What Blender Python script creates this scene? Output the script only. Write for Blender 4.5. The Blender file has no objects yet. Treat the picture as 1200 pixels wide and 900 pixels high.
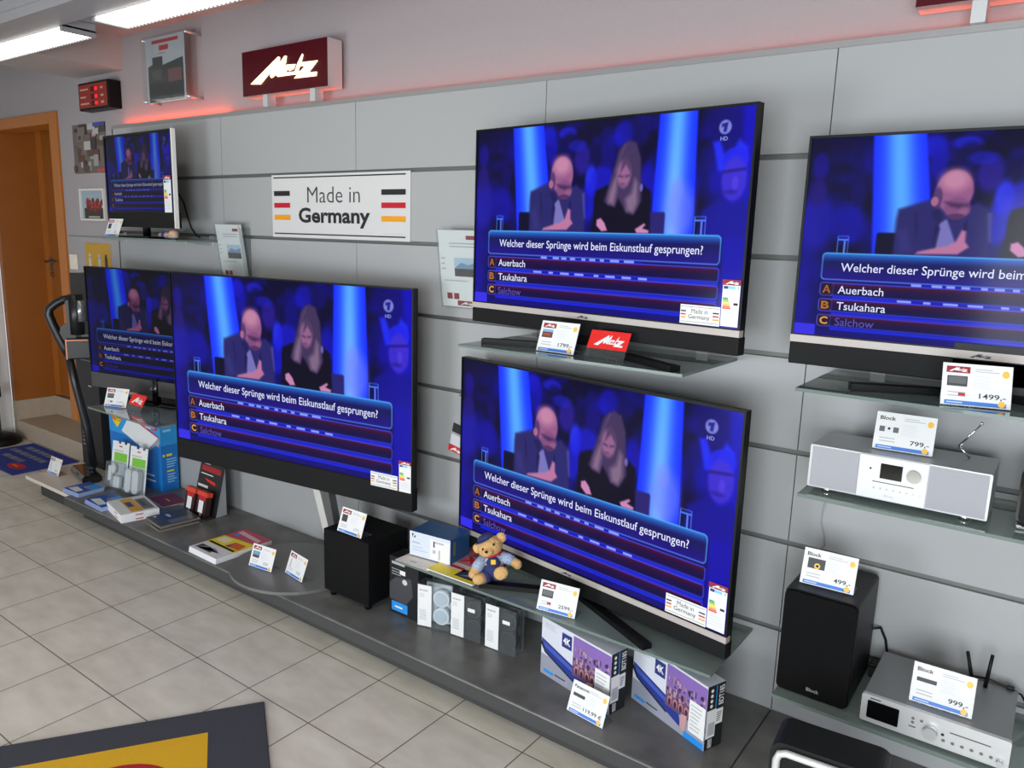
import bpy, bmesh, math, random
import numpy as np
from mathutils import Matrix, Vector
from math import pi, radians, sin, cos

# ------------------------------------------------------------------ camera, light, exposure
SC = bpy.context.scene
COL = SC.collection
SC.view_settings.view_transform = 'Standard'
SC.view_settings.look = 'None'
SC.view_settings.gamma = 1.0
SC.view_settings.exposure = 0.0
SC.view_settings.use_curve_mapping = False
SC.cycles.use_denoising = True
SC.cycles.max_bounces = 8
SC.cycles.transparent_max_bounces = 16
SC.cycles.caustics_reflective = False
SC.cycles.caustics_refractive = False

cd = bpy.data.cameras.new('camera')
cam = bpy.data.objects.new('camera', cd)
COL.objects.link(cam)
SC.camera = cam
cd.sensor_fit = 'HORIZONTAL'
cd.sensor_width = 36.0
cd.lens = 904.074 / 1200 * 36.0
cd.clip_start = 0.05
YAW, PITCH, ROLL = 0.626345, -0.186858, 0.030445
fw = Vector((-sin(YAW) * cos(PITCH), cos(YAW) * cos(PITCH), sin(PITCH)))
rt = Vector((cos(YAW), sin(YAW), 0.0))
up = rt.cross(fw)
cr = rt * cos(ROLL) + up * sin(ROLL)
cu = -rt * sin(ROLL) + up * cos(ROLL)
m3 = Matrix((cr, cu, -fw)).transposed()
cam.matrix_world = Matrix.Translation((0.6435, -2.4264, 1.6584)) @ m3.to_4x4()

W = bpy.data.worlds.new('sky')
SC.world = W
W.use_nodes = True
bg = W.node_tree.nodes['Background']
bg.inputs[0].default_value = (0.80, 0.90, 1.0, 1)
bg.inputs[1].default_value = 0.9

WIN_POWER = 165.0
FILL_LAMP = 1.0


def area_light(name, loc, rot, sx, sy, power, color):
    l = bpy.data.lights.new(name, 'AREA')
    l.shape = 'RECTANGLE'
    l.size, l.size_y, l.energy, l.color = sx, sy, power, color
    o = bpy.data.objects.new(name, l)
    COL.objects.link(o)
    o.location = loc
    o.rotation_euler = rot
    return o


# daylight falling through the shop window behind the photographer
area_light('daylight_through_shop_window', (1.15, -4.60, 1.22), (radians(90), 0, radians(12)), 2.2, 1.7, WIN_POWER, (0.88, 0.95, 1.0))
# and through the glazed shop door left of it
area_light('daylight_through_shop_door', (-2.5, -4.60, 0.65), (radians(90), 0, 0), 1.5, 1.1, 72.0, (0.90, 0.95, 1.0))


# ------------------------------------------------------------------ helpers
def lin(c):
    out = []
    for v in c[:3]:
        v = v / 255.0
        out.append(v / 12.92 if v <= 0.04045 else ((v + 0.055) / 1.055) ** 2.4)
    return (*out, 1.0)


MATS = {}


def mat(name, rgb=(200, 200, 200), rough=0.5, metal=0.0, spec=0.5, noise=0.0, nscale=40.0, bump=0.0, emit=0.0, coat=0.0):
    if name in MATS:
        return MATS[name]
    m = bpy.data.materials.new(name)
    m.use_nodes = True
    nt = m.node_tree
    b = nt.nodes['Principled BSDF']
    c = lin(rgb)
    b.inputs['Base Color'].default_value = c
    b.inputs['Roughness'].default_value = rough
    b.inputs['Metallic'].default_value = metal
    b.inputs['Specular IOR Level'].default_value = spec
    b.inputs['Coat Weight'].default_value = coat
    if emit:
        b.inputs['Emission Color'].default_value = c
        b.inputs['Emission Strength'].default_value = emit
    if noise or bump:
        tc = nt.nodes.new('ShaderNodeTexCoord')
        nz = nt.nodes.new('ShaderNodeTexNoise')
        nz.inputs['Scale'].default_value = nscale
        nz.inputs['Detail'].default_value = 5
        nt.links.new(tc.outputs['Object'], nz.inputs['Vector'])
        if noise:
            mx = nt.nodes.new('ShaderNodeMix')
            mx.data_type = 'RGBA'
            mx.inputs[6].default_value = tuple(min(1, v * (1 - noise)) for v in c[:3]) + (1,)
            mx.inputs[7].default_value = tuple(min(1, v * (1 + noise)) for v in c[:3]) + (1,)
            nt.links.new(nz.outputs['Fac'], mx.inputs[0])
            nt.links.new(mx.outputs[2], b.inputs['Base Color'])
        if bump:
            bp = nt.nodes.new('ShaderNodeBump')
            bp.inputs['Strength'].default_value = bump
            bp.inputs['Distance'].default_value = 0.003
            nt.links.new(nz.outputs['Fac'], bp.inputs['Height'])
            nt.links.new(bp.outputs[0], b.inputs['Normal'])
    MATS[name] = m
    return m


def glass_mat(name, tint, see, rough=0.03, gloss=1.0, body=None):
    """thin clear sheet: see-through with a tint, a fresnel sheen and a little milky body colour"""
    if name in MATS:
        return MATS[name]
    m = bpy.data.materials.new(name)
    m.use_nodes = True
    nt = m.node_tree
    nt.nodes.remove(nt.nodes['Principled BSDF'])
    out = nt.nodes['Material Output']
    tr = nt.nodes.new('ShaderNodeBsdfTransparent')
    tr.inputs[0].default_value = lin(tint)
    df = nt.nodes.new('ShaderNodeBsdfDiffuse')
    df.inputs[0].default_value = lin(body or tint)
    gl = nt.nodes.new('ShaderNodeBsdfGlossy')
    gl.inputs['Roughness'].default_value = rough
    m1 = nt.nodes.new('ShaderNodeMixShader')
    m1.inputs[0].default_value = see
    nt.links.new(df.outputs[0], m1.inputs[1])
    nt.links.new(tr.outputs[0], m1.inputs[2])
    fr = nt.nodes.new('ShaderNodeLayerWeight')
    pw = nt.nodes.new('ShaderNodeMath')
    pw.operation = 'POWER'
    pw.inputs[1].default_value = 4.0
    nt.links.new(fr.outputs['Facing'], pw.inputs[0])
    ml = nt.nodes.new('ShaderNodeMath')
    ml.operation = 'MULTIPLY_ADD'
    ml.use_clamp = True
    ml.inputs[1].default_value = 0.8 * gloss
    ml.inputs[2].default_value = 0.04 * gloss
    nt.links.new(pw.outputs[0], ml.inputs[0])
    m2 = nt.nodes.new('ShaderNodeMixShader')
    nt.links.new(ml.outputs[0], m2.inputs[0])
    nt.links.new(m1.outputs[0], m2.inputs[1])
    nt.links.new(gl.outputs[0], m2.inputs[2])
    nt.links.new(m2.outputs[0], out.inputs[0])
    MATS[name] = m
    return m


TEXTS = {}


def text_geo(s, bold):
    """triangulated glyphs of a line of lettering, fitted to the unit square"""
    k = (s, bold)
    if k not in TEXTS:
        c = bpy.data.curves.new('lettering', 'FONT')
        c.body = s
        c.size = 1.0
        c.resolution_u = 3
        c.offset = bold
        o = bpy.data.objects.new('lettering', c)
        COL.objects.link(o)
        dg = bpy.context.evaluated_depsgraph_get()
        e = o.evaluated_get(dg)
        me = e.to_mesh()
        vs = np.array([v.co[:2] for v in me.vertices])
        fs = [tuple(p.vertices) for p in me.polygons]
        e.to_mesh_clear()
        bpy.data.objects.remove(o)
        bpy.data.curves.remove(c)
        lo, hi = vs.min(0), vs.max(0)
        TEXTS[k] = ((vs - lo) / np.maximum(hi - lo, 1e-6), fs)
    return TEXTS[k]


LOGO = [
    [(0.083, 0.759), (0.443, 0.223), (0.458, 0.242), (0.446, 0.398), (0.525, 0.228), (0.541, 0.238), (0.53, 0.372), (0.494, 0.546), (0.506, 0.6), (0.428, 0.675), (0.408, 0.617), (0.35, 0.683), (0.339, 0.646), (0.333, 0.552), (0.207, 0.79)],
    [(0.428, 0.675), (0.453, 0.612), (0.545, 0.438), (0.645, 0.454), (0.623, 0.551), (0.571, 0.583), (0.562, 0.551), (0.598, 0.5), (0.561, 0.501), (0.524, 0.605), (0.633, 0.618), (0.62, 0.679)],
    [(0.626, 0.68), (0.677, 0.438), (0.732, 0.252), (0.736, 0.285), (0.713, 0.438), (0.676, 0.608), (0.706, 0.638), (0.671, 0.686)],
    [(0.677, 0.438), (0.739, 0.439), (0.904, 0.452), (0.795, 0.688), (0.893, 0.694), (0.884, 0.782), (0.63, 0.767), (0.765, 0.527), (0.676, 0.512)]]


class MB:
    """collects shapes and links them as ONE mesh object"""

    def __init__(s):
        s.v, s.f, s.mi, s.sm, s.mats = [], [], [], [], []
        s.M = Matrix.Identity(4)

    def idx(s, m):
        if m not in s.mats:
            s.mats.append(m)
        return s.mats.index(m)

    def add(s, vs, fs, m, smooth=False):
        b = len(s.v)
        s.v += [tuple(s.M @ Vector(v)) for v in vs]
        i = s.idx(m)
        for f in fs:
            s.f.append([b + k for k in f])
            s.mi.append(i)
            s.sm.append(smooth)
        return s

    def box(s, x0, x1, y0, y1, z0, z1, m, bev=0.0, seg=2):
        if bev <= 0:
            vs = [(x, y, z) for z in (z0, z1) for y in (y0, y1) for x in (x0, x1)]
            fs = [(0, 2, 3, 1), (4, 5, 7, 6), (0, 1, 5, 4), (2, 6, 7, 3), (0, 4, 6, 2), (1, 3, 7, 5)]
            return s.add(vs, fs, m)
        bm = bmesh.new()
        bmesh.ops.create_cube(bm, size=1.0)
        for v in bm.verts:
            v.co = Vector((x0 + (v.co.x + .5) * (x1 - x0), y0 + (v.co.y + .5) * (y1 - y0), z0 + (v.co.z + .5) * (z1 - z0)))
        bmesh.ops.bevel(bm, geom=bm.edges[:], offset=bev, segments=seg, profile=0.5, affect='EDGES')
        bm.verts.index_update()
        s.add([v.co[:] for v in bm.verts], [[v.index for v in f.verts] for f in bm.faces], m, seg > 2)
        bm.free()
        return s

    def rbox(s, x0, x1, y0, y1, z0, z1, r, m, axis='y', n=6):
        """box whose four edges along one axis are rounded with radius r"""
        def ring(a0, a1, b0, b1):
            p = []
            for cx, cy, st in ((a1 - r, b1 - r, 0), (a0 + r, b1 - r, 1), (a0 + r, b0 + r, 2), (a1 - r, b0 + r, 3)):
                for k in range(n + 1):
                    t = (st + k / n) * pi / 2
                    p.append((cx + r * cos(t), cy + r * sin(t)))
            return p
        if axis == 'y':
            return s.prism(ring(x0, x1, z0, z1), 'y', y0, y1, m)
        if axis == 'z':
            return s.prism(ring(x0, x1, y0, y1), 'z', z0, z1, m)
        return s.prism(ring(y0, y1, z0, z1), 'x', x0, x1, m)

    def prism(s, pts, axis, a, b, m, cap=True, smooth=False):
        def P(p, t):
            return {'y': (p[0], t, p[1]), 'z': (p[0], p[1], t), 'x': (t, p[0], p[1])}[axis]
        n = len(pts)
        vs = [P(p, a) for p in pts] + [P(p, b) for p in pts]
        fs = [(i, (i + 1) % n, n + (i + 1) % n, n + i) for i in range(n)]
        s.add(vs, fs, m, smooth)
        if cap:
            b0 = len(s.v) - 2 * n
            i = s.idx(m)
            for f in (list(range(n))[::-1], list(range(n, 2 * n))):
                s.f.append([b0 + k for k in f])
                s.mi.append(i)
                s.sm.append(False)
        return s

    def tube(s, path, r, m, n=8, cap=True):
        path = [Vector(p) for p in path]
        rs = r if isinstance(r, (list, tuple)) else [r] * len(path)
        vs, fs = [], []
        ref = None
        for i, p in enumerate(path):
            t = (path[min(i + 1, len(path) - 1)] - path[max(i - 1, 0)]).normalized()
            if ref is None:
                ref = t.cross(Vector((0, 0, 1)))
                if ref.length < 0.1:
                    ref = t.cross(Vector((1, 0, 0)))
            a = (ref - t * ref.dot(t)).normalized()
            ref = a
            b = t.cross(a)
            for k in range(n):
                q = 2 * pi * k / n
                vs.append(p + (a * cos(q) + b * sin(q)) * rs[i])
        for i in range(len(path) - 1):
            for k in range(n):
                fs.append((i * n + k, i * n + (k + 1) % n, (i + 1) * n + (k + 1) % n, (i + 1) * n + k))
        if cap:
            fs.append(tuple(range(n))[::-1])
            fs.append(tuple((len(path) - 1) * n + k for k in range(n)))
        return s.add(vs, fs, m, True)

    def cyl(s, p0, p1, r, m, n=24, r2=None):
        s.tube([p0, p1], [r, r if r2 is None else r2], m, n)
        for k in (-1, -2):
            s.sm[k] = False
        return s

    def ell(s, c, r, m, rot=None, n=20, k=12):
        c = Vector(c)
        R = rot or Matrix.Identity(3)
        vs, fs = [], []
        for i in range(k + 1):
            th = pi * i / k
            for j in range(n):
                ph = 2 * pi * j / n
                vs.append(c + R @ Vector((r[0] * sin(th) * cos(ph), r[1] * sin(th) * sin(ph), r[2] * cos(th))))
        for i in range(k):
            for j in range(n):
                fs.append((i * n + j, (i + 1) * n + j, (i + 1) * n + (j + 1) % n, i * n + (j + 1) % n))
        return s.add(vs, fs, m, True)

    # flat print on the plane y = const, seen from -y
    def rect(s, x0, x1, z0, z1, y, m):
        return s.add([(x0, y, z0), (x1, y, z0), (x1, y, z1), (x0, y, z1)], [(0, 1, 2, 3)], m)

    def poly(s, pts, y, m):
        return s.add([(p[0], y, p[1]) for p in pts], [tuple(range(len(pts)))], m)

    def disc(s, x, z, rx, rz, y, m, n=24):
        return s.poly([(x + rx * cos(2 * pi * k / n), z + rz * sin(2 * pi * k / n)) for k in range(n)], y, m)

    def text(s, t, x0, z0, w, h, y, m, bold=0.0):
        vs, fs = text_geo(t, bold)
        return s.add([(x0 + a * w, y, z0 + b * h) for a, b in vs], fs, m)

    def logo(s, x0, z0, w, h, y, m, depth=0.0):
        for p in LOGO:
            pts = [(x0 + (a - 0.06) / 0.86 * w, z0 + (0.80 - b) / 0.60 * h) for a, b in p]
            if depth:
                s.prism(pts, 'y', y, y + depth, m)
            else:
                s.poly(pts, y, m)
        return s

    def lines(s, x0, x1, z0, z1, n, y, m, th=0.35, seed=1):
        """illegible small print as grey bars of uneven length"""
        rg = random.Random(seed)
        st = (z1 - z0) / n
        for i in range(n):
            z = z1 - (i + 0.5) * st
            s.rect(x0, x0 + (x1 - x0) * rg.uniform(0.6, 1.0), z - st * th / 2, z + st * th / 2, y, m)
        return s

    def build(s, name, parent=None, bevel=0.0):
        me = bpy.data.meshes.new(name)
        me.from_pydata(s.v, [], s.f)
        for m in s.mats:
            me.materials.append(m)
        me.polygons.foreach_set('material_index', s.mi)
        me.polygons.foreach_set('use_smooth', s.sm)
        bm = bmesh.new()
        bm.from_mesh(me)
        ngon = [f for f in bm.faces if len(f.verts) > 4]
        if ngon:
            bmesh.ops.triangulate(bm, faces=ngon)
        bm.to_mesh(me)
        bm.free()
        me.update()
        o = bpy.data.objects.new(name, me)
        COL.objects.link(o)
        if parent:
            o.parent = parent
        if bevel:
            md = o.modifiers.new('bevel', 'BEVEL')
            md.width = bevel
            md.segments = 2
            md.limit_method = 'ANGLE'
        return o


def tag(o, label, cat, group=None):
    o['label'] = label
    o['category'] = cat
    if group:
        o['group'] = group
    return o


def thing(name, label, cat, loc=(0, 0, 0), rz=0.0, group=None):
    o = bpy.data.objects.new(name, None)
    o.empty_display_size = 0.05
    COL.objects.link(o)
    o.location = loc
    o.rotation_euler = (0, 0, rz)
    return tag(o, label, cat, group)


def struct(mb, name, parent=None):
    o = mb.build(name, parent)
    if not parent:
        o['kind'] = 'structure'
    return o


# ------------------------------------------------------------------ shared materials
PANEL = mat('slat_panel_white', (162, 163, 163), 0.45, noise=0.02, nscale=120)
GROOVE = mat('groove_aluminium', (112, 113, 110), 0.5, metal=0.3)
WALLM = mat('wall_plaster', (160, 154, 156), 0.9, noise=0.03, nscale=60, bump=0.15)
CEILM = mat('ceiling_plaster', (172, 165, 162), 0.9, noise=0.03, nscale=30)
BLACK = mat('black_plastic', (10, 10, 11), 0.42, spec=0.25)
BLACKM = mat('black_matte', (9, 9, 10), 0.7, spec=0.3)
DARK = mat('dark_grey_plastic', (44, 44, 46), 0.5)
GLOSSB = mat('black_gloss', (10, 10, 11), 0.08, coat=0.4)
SILVER = mat('brushed_silver', (205, 205, 206), 0.38, metal=0.85, noise=0.04, nscale=200)
SILVERP = mat('silver_paint', (196, 197, 199), 0.45, metal=0.25)
TRIMS = mat('champagne_silver', (178, 170, 165), 0.5, metal=0.1)
CHROME = mat('chrome', (225, 226, 228), 0.12, metal=1.0)
WHITE = mat('white_print', (228, 228, 226), 0.55)
PAPER = mat('white_card', (226, 226, 225), 0.6)
GREYT = mat('grey_small_print', (176, 178, 184), 0.7)
DGREYT = mat('dark_print', (56, 56, 60), 0.7)
INK = mat('black_print', (24, 24, 27), 0.6)
RED = mat('red_print', (190, 26, 34), 0.5)
DRED = mat('dark_red_print', (140, 24, 40), 0.5)
BRIGHTRED = mat('bright_red_print', (222, 32, 28), 0.45)
BLUE = mat('blue_strip_print', (62, 120, 205), 0.5)
ORANGE = mat('orange_print', (232, 168, 52), 0.5)
GOLD = mat('gold_print', (226, 160, 20), 0.5)
YELLOW = mat('yellow_print', (238, 214, 30), 0.5)
CYAN = mat('cyan_print', (36, 140, 222), 0.45)
GREEN = mat('green_print', (120, 190, 60), 0.5)
NAVYP = mat('navy_print', (40, 48, 120), 0.5)
GLASS = glass_mat('shelf_glass', (216, 228, 222), 0.48, body=(150, 164, 158), gloss=1.4)
GLASSE = glass_mat('shelf_glass_edge', (160, 178, 170), 0.25, body=(122, 136, 130), gloss=0.35)
ACRYL = glass_mat('clear_acrylic', (246, 248, 248), 0.97, body=(225, 230, 230), gloss=0.5)
BLISTER = glass_mat('clear_blister', (238, 242, 244), 0.93, body=(215, 222, 226), rough=0.12)
STONE = mat('stair_stone', (176, 160, 140), 0.6, noise=0.12, nscale=25)
WOOD = mat('orange_beech_wood', (150, 86, 26), 0.4, noise=0.10, nscale=6)
WOODF = mat('orange_beech_frame', (176, 104, 34), 0.4, noise=0.06, nscale=9)

# ------------------------------------------------------------------ room shell
PT = 0.1365            # top of the display platform
WY = 0.07              # plaster wall behind the slat panels
CZ = 2.745             # ceiling


def floor_material():
    m = bpy.data.materials.new('floor_tiles')
    m.use_nodes = True
    nt = m.node_tree
    b = nt.nodes['Principled BSDF']
    N, L = nt.nodes.new, nt.links.new
    tc = N('ShaderNodeTexCoord')
    sp = N('ShaderNodeSeparateXYZ')
    L(tc.outputs['Object'], sp.inputs[0])

    def math_(op, a, bb=None):
        n = N('ShaderNodeMath')
        n.operation = op
        for i, v in enumerate((a, bb)):
            if v is None:
                continue
            if isinstance(v, (int, float)):
                n.inputs[i].default_value = v
            else:
                L(v, n.inputs[i])
        return n.outputs[0]
    ms, ids = [], []
    for ax, o in ((0, -3.2938), (1, -0.5498)):
        u = math_('DIVIDE', math_('SUBTRACT', sp.outputs[ax], o), 1 / 3)
        fr = math_('SUBTRACT', u, math_('FLOOR', u))
        ids.append(math_('FLOOR', u))
        d = math_('MINIMUM', fr, math_('SUBTRACT', 1.0, fr))
        ms.append(math_('LESS_THAN', d, 0.0065))
    g = math_('MAXIMUM', ms[0], ms[1])
    cmb = N('ShaderNodeCombineXYZ')
    L(ids[0], cmb.inputs[0])
    L(ids[1], cmb.inputs[1])
    wn = N('ShaderNodeTexWhiteNoise')
    L(cmb.outputs[0], wn.inputs['Vector'])
    nz = N('ShaderNodeTexNoise')
    nz.inputs['Scale'].default_value = 5.5
    nz.inputs['Detail'].default_value = 7
    mp = N('ShaderNodeMapping')
    mp.inputs['Scale'].default_value = (1, 2.2, 1)
    L(tc.outputs['Object'], mp.inputs[0])
    L(mp.outputs[0], nz.inputs['Vector'])
    ramp = N('ShaderNodeValToRGB')
    ramp.color_ramp.elements[0].position = 0.3
    ramp.color_ramp.elements[0].color = lin((202, 195, 180))
    ramp.color_ramp.elements[1].position = 0.72
    ramp.color_ramp.elements[1].color = lin((224, 217, 203))
    L(nz.outputs['Fac'], ramp.inputs[0])
    hs = N('ShaderNodeHueSaturation')
    L(ramp.outputs[0], hs.inputs['Color'])
    L(math_('ADD', math_('MULTIPLY', wn.outputs['Value'], 0.05), 0.975), hs.inputs['Value'])
    mx = N('ShaderNodeMix')
    mx.data_type = 'RGBA'
    mx.inputs[7].default_value = lin((104, 98, 88))
    L(g, mx.inputs[0])
    L(hs.outputs[0], mx.inputs[6])
    L(mx.outputs[2], b.inputs['Base Color'])
    b.inputs['Roughness'].default_value = 0.42
    b.inputs['Specular IOR Level'].default_value = 0.35
    bp = N('ShaderNodeBump')
    bp.inputs['Strength'].default_value = 0.4
    bp.inputs['Distance'].default_value = 0.002
    L(math_('SUBTRACT', 1.0, g), bp.inputs['Height'])
    L(bp.outputs[0], b.inputs['Normal'])
    return m


struct(MB().box(-6.3, 2.8, -4.7, 0.6, -0.08, 0.0, floor_material()), 'floor')
struct(MB().box(-6.3, 2.8, -4.7, 0.5, CZ, CZ + 0.08, CEILM), 'ceiling')
b = MB()
b.box(-4.895, 2.8, WY, WY + 0.12, 0, CZ, WALLM)
b.box(-6.3, -4.895, WY, WY + 0.12, 2.385, CZ, WALLM)
struct(b, 'wall_back')
struct(MB().box(-6.14, -6.02, -4.7, WY, 0, CZ, mat('wall_left_plaster', (222, 220, 216), 0.9, noise=0.02)), 'wall_left')
struct(MB().box(2.6, 2.72, -4.7, WY, 0, CZ, WALLM), 'wall_right')
b = MB()                                     # shop front with a large window opening
b.box(-2.4, 2.8, -4.72, -4.62, 0, 0.35, WALLM)
b.box(-6.3, 2.8, -4.72, -4.62, 2.55, CZ, WALLM)
b.box(-6.3, -3.6, -4.72, -4.62, 0.0, 2.55, WALLM)
b.box(2.4, 2.8, -4.72, -4.62, 0.35, 2.55, WALLM)
struct(b, 'wall_front')
b = MB()
fm = mat('window_frame_grey', (150, 152, 155), 0.4)
b.box(-3.6, -3.54, -4.70, -4.63, 0.0, 2.55, fm)
for x in (-2.4, -0.03, 2.34):
    b.box(x, x + 0.06, -4.70, -4.63, 0.35, 2.55, fm)
b.box(-2.4, 2.4, -4.70, -4.63, 0.35, 0.41, fm)
b.box(-2.4, 2.4, -4.70, -4.63, 2.49, 2.55, fm)
struct(b, 'window_1')
struct(MB().box(-4.575, -4.032, -4.62, WY, 2.556, CZ, CEILM), 'trim_1')        # ceiling beam across the room

# alcove with the wooden door and two stone steps
b = MB()
b.box(-6.06, -4.895, 0.44, 0.50, 0, 2.6, WALLM)
b.box(-6.3, -4.895, WY + 0.12, 0.50, 2.385, 2.45, WALLM)
struct(b, 'wall_alcove')
b = MB()
b.box(-6.02, -4.895, WY, 0.44, 0.0, 0.136, STONE, 0.006)
b.box(-6.02, -5.955, WY + 0.002, 0.44, 0.136, 0.288, STONE)
b.box(-5.955, -4.895, 0.365, 0.44, 0.136, 0.288, STONE)
struct(b, 'trim_2')
b = MB()
b.box(-6.02, -5.962, WY + 0.004, 0.44, 0.288, 2.386, WOOD)
b.box(-5.962, -5.05, 0.385, 0.425, 0.30, 2.386, WOOD)
b.box(-5.962, -5.90, 0.372, 0.386, 0.30, 2.386, WOODF)
door = struct(b, 'door_1')
b = MB()
b.box(-5.725, -5.695, 0.380, 0.386, 0.86, 2.18, mat('door_light_dark', (62, 52, 44), 0.3))
b.build('glass_strip', door)
b = MB()
b.box(-5.885, -5.855, 0.376, 0.385, 1.30, 1.40, mat('door_metal', (120, 112, 104), 0.35, metal=0.8))
b.cyl((-5.87, 0.384, 1.37), (-5.87, 0.335, 1.37), 0.009, mat('door_metal'))
b.cyl((-5.87, 0.337, 1.37), (-5.76, 0.337, 1.37), 0.009, mat('door_metal'))
b.cyl((-5.87, 0.384, 1.27), (-5.87, 0.372, 1.27), 0.018, mat('door_metal'))
b.build('door_handle', door)
b = MB()
b.box(-4.995, -4.895, WY - 0.018, WY + 0.15, 0.30, 2.385, WOODF, 0.004)
b.box(-6.02, -4.995, WY - 0.018, WY + 0.15, 2.31, 2.385, WOODF, 0.004)
struct(b, 'trim_3')

# slat panel wall: rows of white boards with aluminium grooves between them
b = MB()
top = 2.218
edges = [top, 1.924, 1.624, 1.324, 1.024, 0.724, 0.424, 0.0]
seams = [-4.07, -2.9942, -1.9961, -0.9981, 0.0, 0.9981, 1.9961, 2.59]
for xi in range(len(seams) - 1):
    xa, xb = seams[xi] + 0.0016, seams[xi + 1] - 0.0016
    for r in range(len(edges) - 1):
        zt = edges[r] - (0.0 if r == 0 else 0.0085)
        zb = edges[r + 1] + (0.0085 if r < len(edges) - 2 else 0)
        b.box(xa, xb, 0.0, 0.018, zb, zt, PANEL)
b.box(-4.068, 2.59, 0.014, 0.03, 0.0, 2.215, GROOVE)
b.box(-4.075, 2.59, -0.004, 0.0215, top, 2.2365, mat('top_rail_grey', (150, 148, 148), 0.45, metal=0.4))
b.box(-4.077, -4.07, -0.003, 0.03, 0.0, top, mat('end_rail_grey', (96, 92, 94), 0.5))
struct(b, 'wall_slat_panels')

# platform along the wall
PLAT = mat('platform_slate_laminate', (104, 103, 100), 0.36, noise=0.85, nscale=7, spec=0.4)
b = MB()
b.box(-3.86, -0.001, -0.52, -0.001, 0.085, PT, PLAT, 0.006)
b.box(0.001, 2.58, -0.52, -0.001, 0.085, PT, PLAT, 0.006)
b.box(-3.86, 2.58, -0.5215, -0.519, 0.086, PT - 0.006, mat('platform_front_shade', (62, 63, 63), 0.5))  # front face painted darker: the shade below the overhead light
b.box(-3.82, 2.58, -0.44, -0.02, 0.0, 0.086, mat('platform_plinth_dark', (58, 57, 56), 0.7))
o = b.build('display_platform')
o['kind'] = 'structure'
b = MB()
b.box(-4.45, -3.864, -0.485, -0.002, 0.108, 0.130, mat('cream_laminate', (214, 204, 190), 0.4), 0.003)
b.box(-4.40, -3.90, -0.42, -0.03, 0.0, 0.109, mat('platform_plinth_dark'))
tag(b.build('display_board'), 'low cream laminate board at the left end of the dark platform', 'display board')

# ------------------------------------------------------------------ luminaire, LED strips, lit signs
LENS = mat('lamp_lens', (255, 252, 244), 0.4, emit=3.2)
HOUS = mat('lamp_housing', (160, 160, 163), 0.4, metal=0.2)


def luminaire(x0, x1, label):
    t = thing('ceiling_light', label, 'ceiling light', ((x0 + x1) / 2, -0.62, 2.5), 0, 'strip lights on the ceiling trunking')
    h = (x1 - x0) / 2
    b = MB()
    b.box(-h, h, -0.075, 0.072, 0.012, 0.05, HOUS)
    b.box(-h, -h + 0.02, -0.075, 0.072, -0.006, 0.02, HOUS)
    b.box(h - 0.02, h, -0.075, 0.072, -0.006, 0.02, HOUS)
    b.build('housing', t)
    MB().box(-h + 0.02, h - 0.02, -0.068, 0.066, 0.0, 0.0125, LENS).build('diffuser', t)
    b = MB()
    n = int((x1 - x0) / 0.028)
    for i in range(n):
        x = -h + 0.02 + i * (2 * h - 0.04) / n
        b.box(x, x + 0.016, 0.0665, 0.0715, -0.006, 0.012, HOUS)
    b.build('louver', t)


luminaire(-4.6, -3.10, 'white strip light at the far left of the ceiling trunking')
luminaire(-2.83, -1.33, 'white strip light above the lit red sign, nearer of the two')
FILL_LUMS = (-1.1, 0.6)  # unseen strip lights, added to brighten the floor
for k, x in enumerate(FILL_LUMS):
    t = thing('ceiling_light', 'unseen strip light added to brighten the shop floor, %s of two' % ('left one', 'right one')[k], 'ceiling light', (x, -2.45, 2.62), 0, 'added unseen strip lights over the shop floor')
    MB().box(-.75, .75, -.09, .09, .0125, CZ - 2.62 - .0005, HOUS).build('housing', t)
    MB().box(-.73, .73, -.075, .075, 0.0, .0125, mat('fill_lamp_lens', (255, 250, 238), 0.4, emit=8.0)).build('diffuser', t)
b = MB()
b.box(-5.9, 2.5, -0.855, -0.545, 2.552, 2.60, HOUS)
b.box(-5.9, 2.5, -0.855, -0.70, 2.512, 2.553, HOUS)
for x in (-3.0, -0.4):
    b.cyl((x, -0.70, 2.60), (x, -0.70, CZ), 0.01, HOUS)
tag(b.build('lamp_trunking'), 'long grey trunking hung below the ceiling carrying the strip lights', 'lamp trunking')


def led(x0, x1, label, strength, rgb, tilted):
    t = MB()
    ch, em = mat('led_channel', (190, 190, 190), 0.5), mat('led_red_%d' % int(strength), rgb, 0.5, emit=strength)
    if tilted:
        t.prism([(0.0305, 2.198), (0.050, 2.198), (0.050, 2.203), (0.028, 2.233), (0.0245, 2.233)], 'x', x0, x1, ch)
        t.prism([(0.0505, 2.2035), (0.0525, 2.205), (0.0305, 2.2345), (0.0285, 2.233)], 'x', x0, x1, em)
    else:
        t.box(x0, x1, 0.034, 0.066, 2.165, 2.173, ch)
        t.box(x0, x1, 0.038, 0.062, 2.173, 2.176, em)
    tag(t.build('led_strip'), label, 'led strip', 'red led strips behind the slat wall')


led(-4.05, -3.0, 'brighter orange red led strip behind the left end of the slat wall', 15.0, (255, 92, 42), True)
led(-2.98, 2.5, 'long pink red led strip behind the top of the slat wall', 15.0, (255, 90, 82), False)


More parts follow.
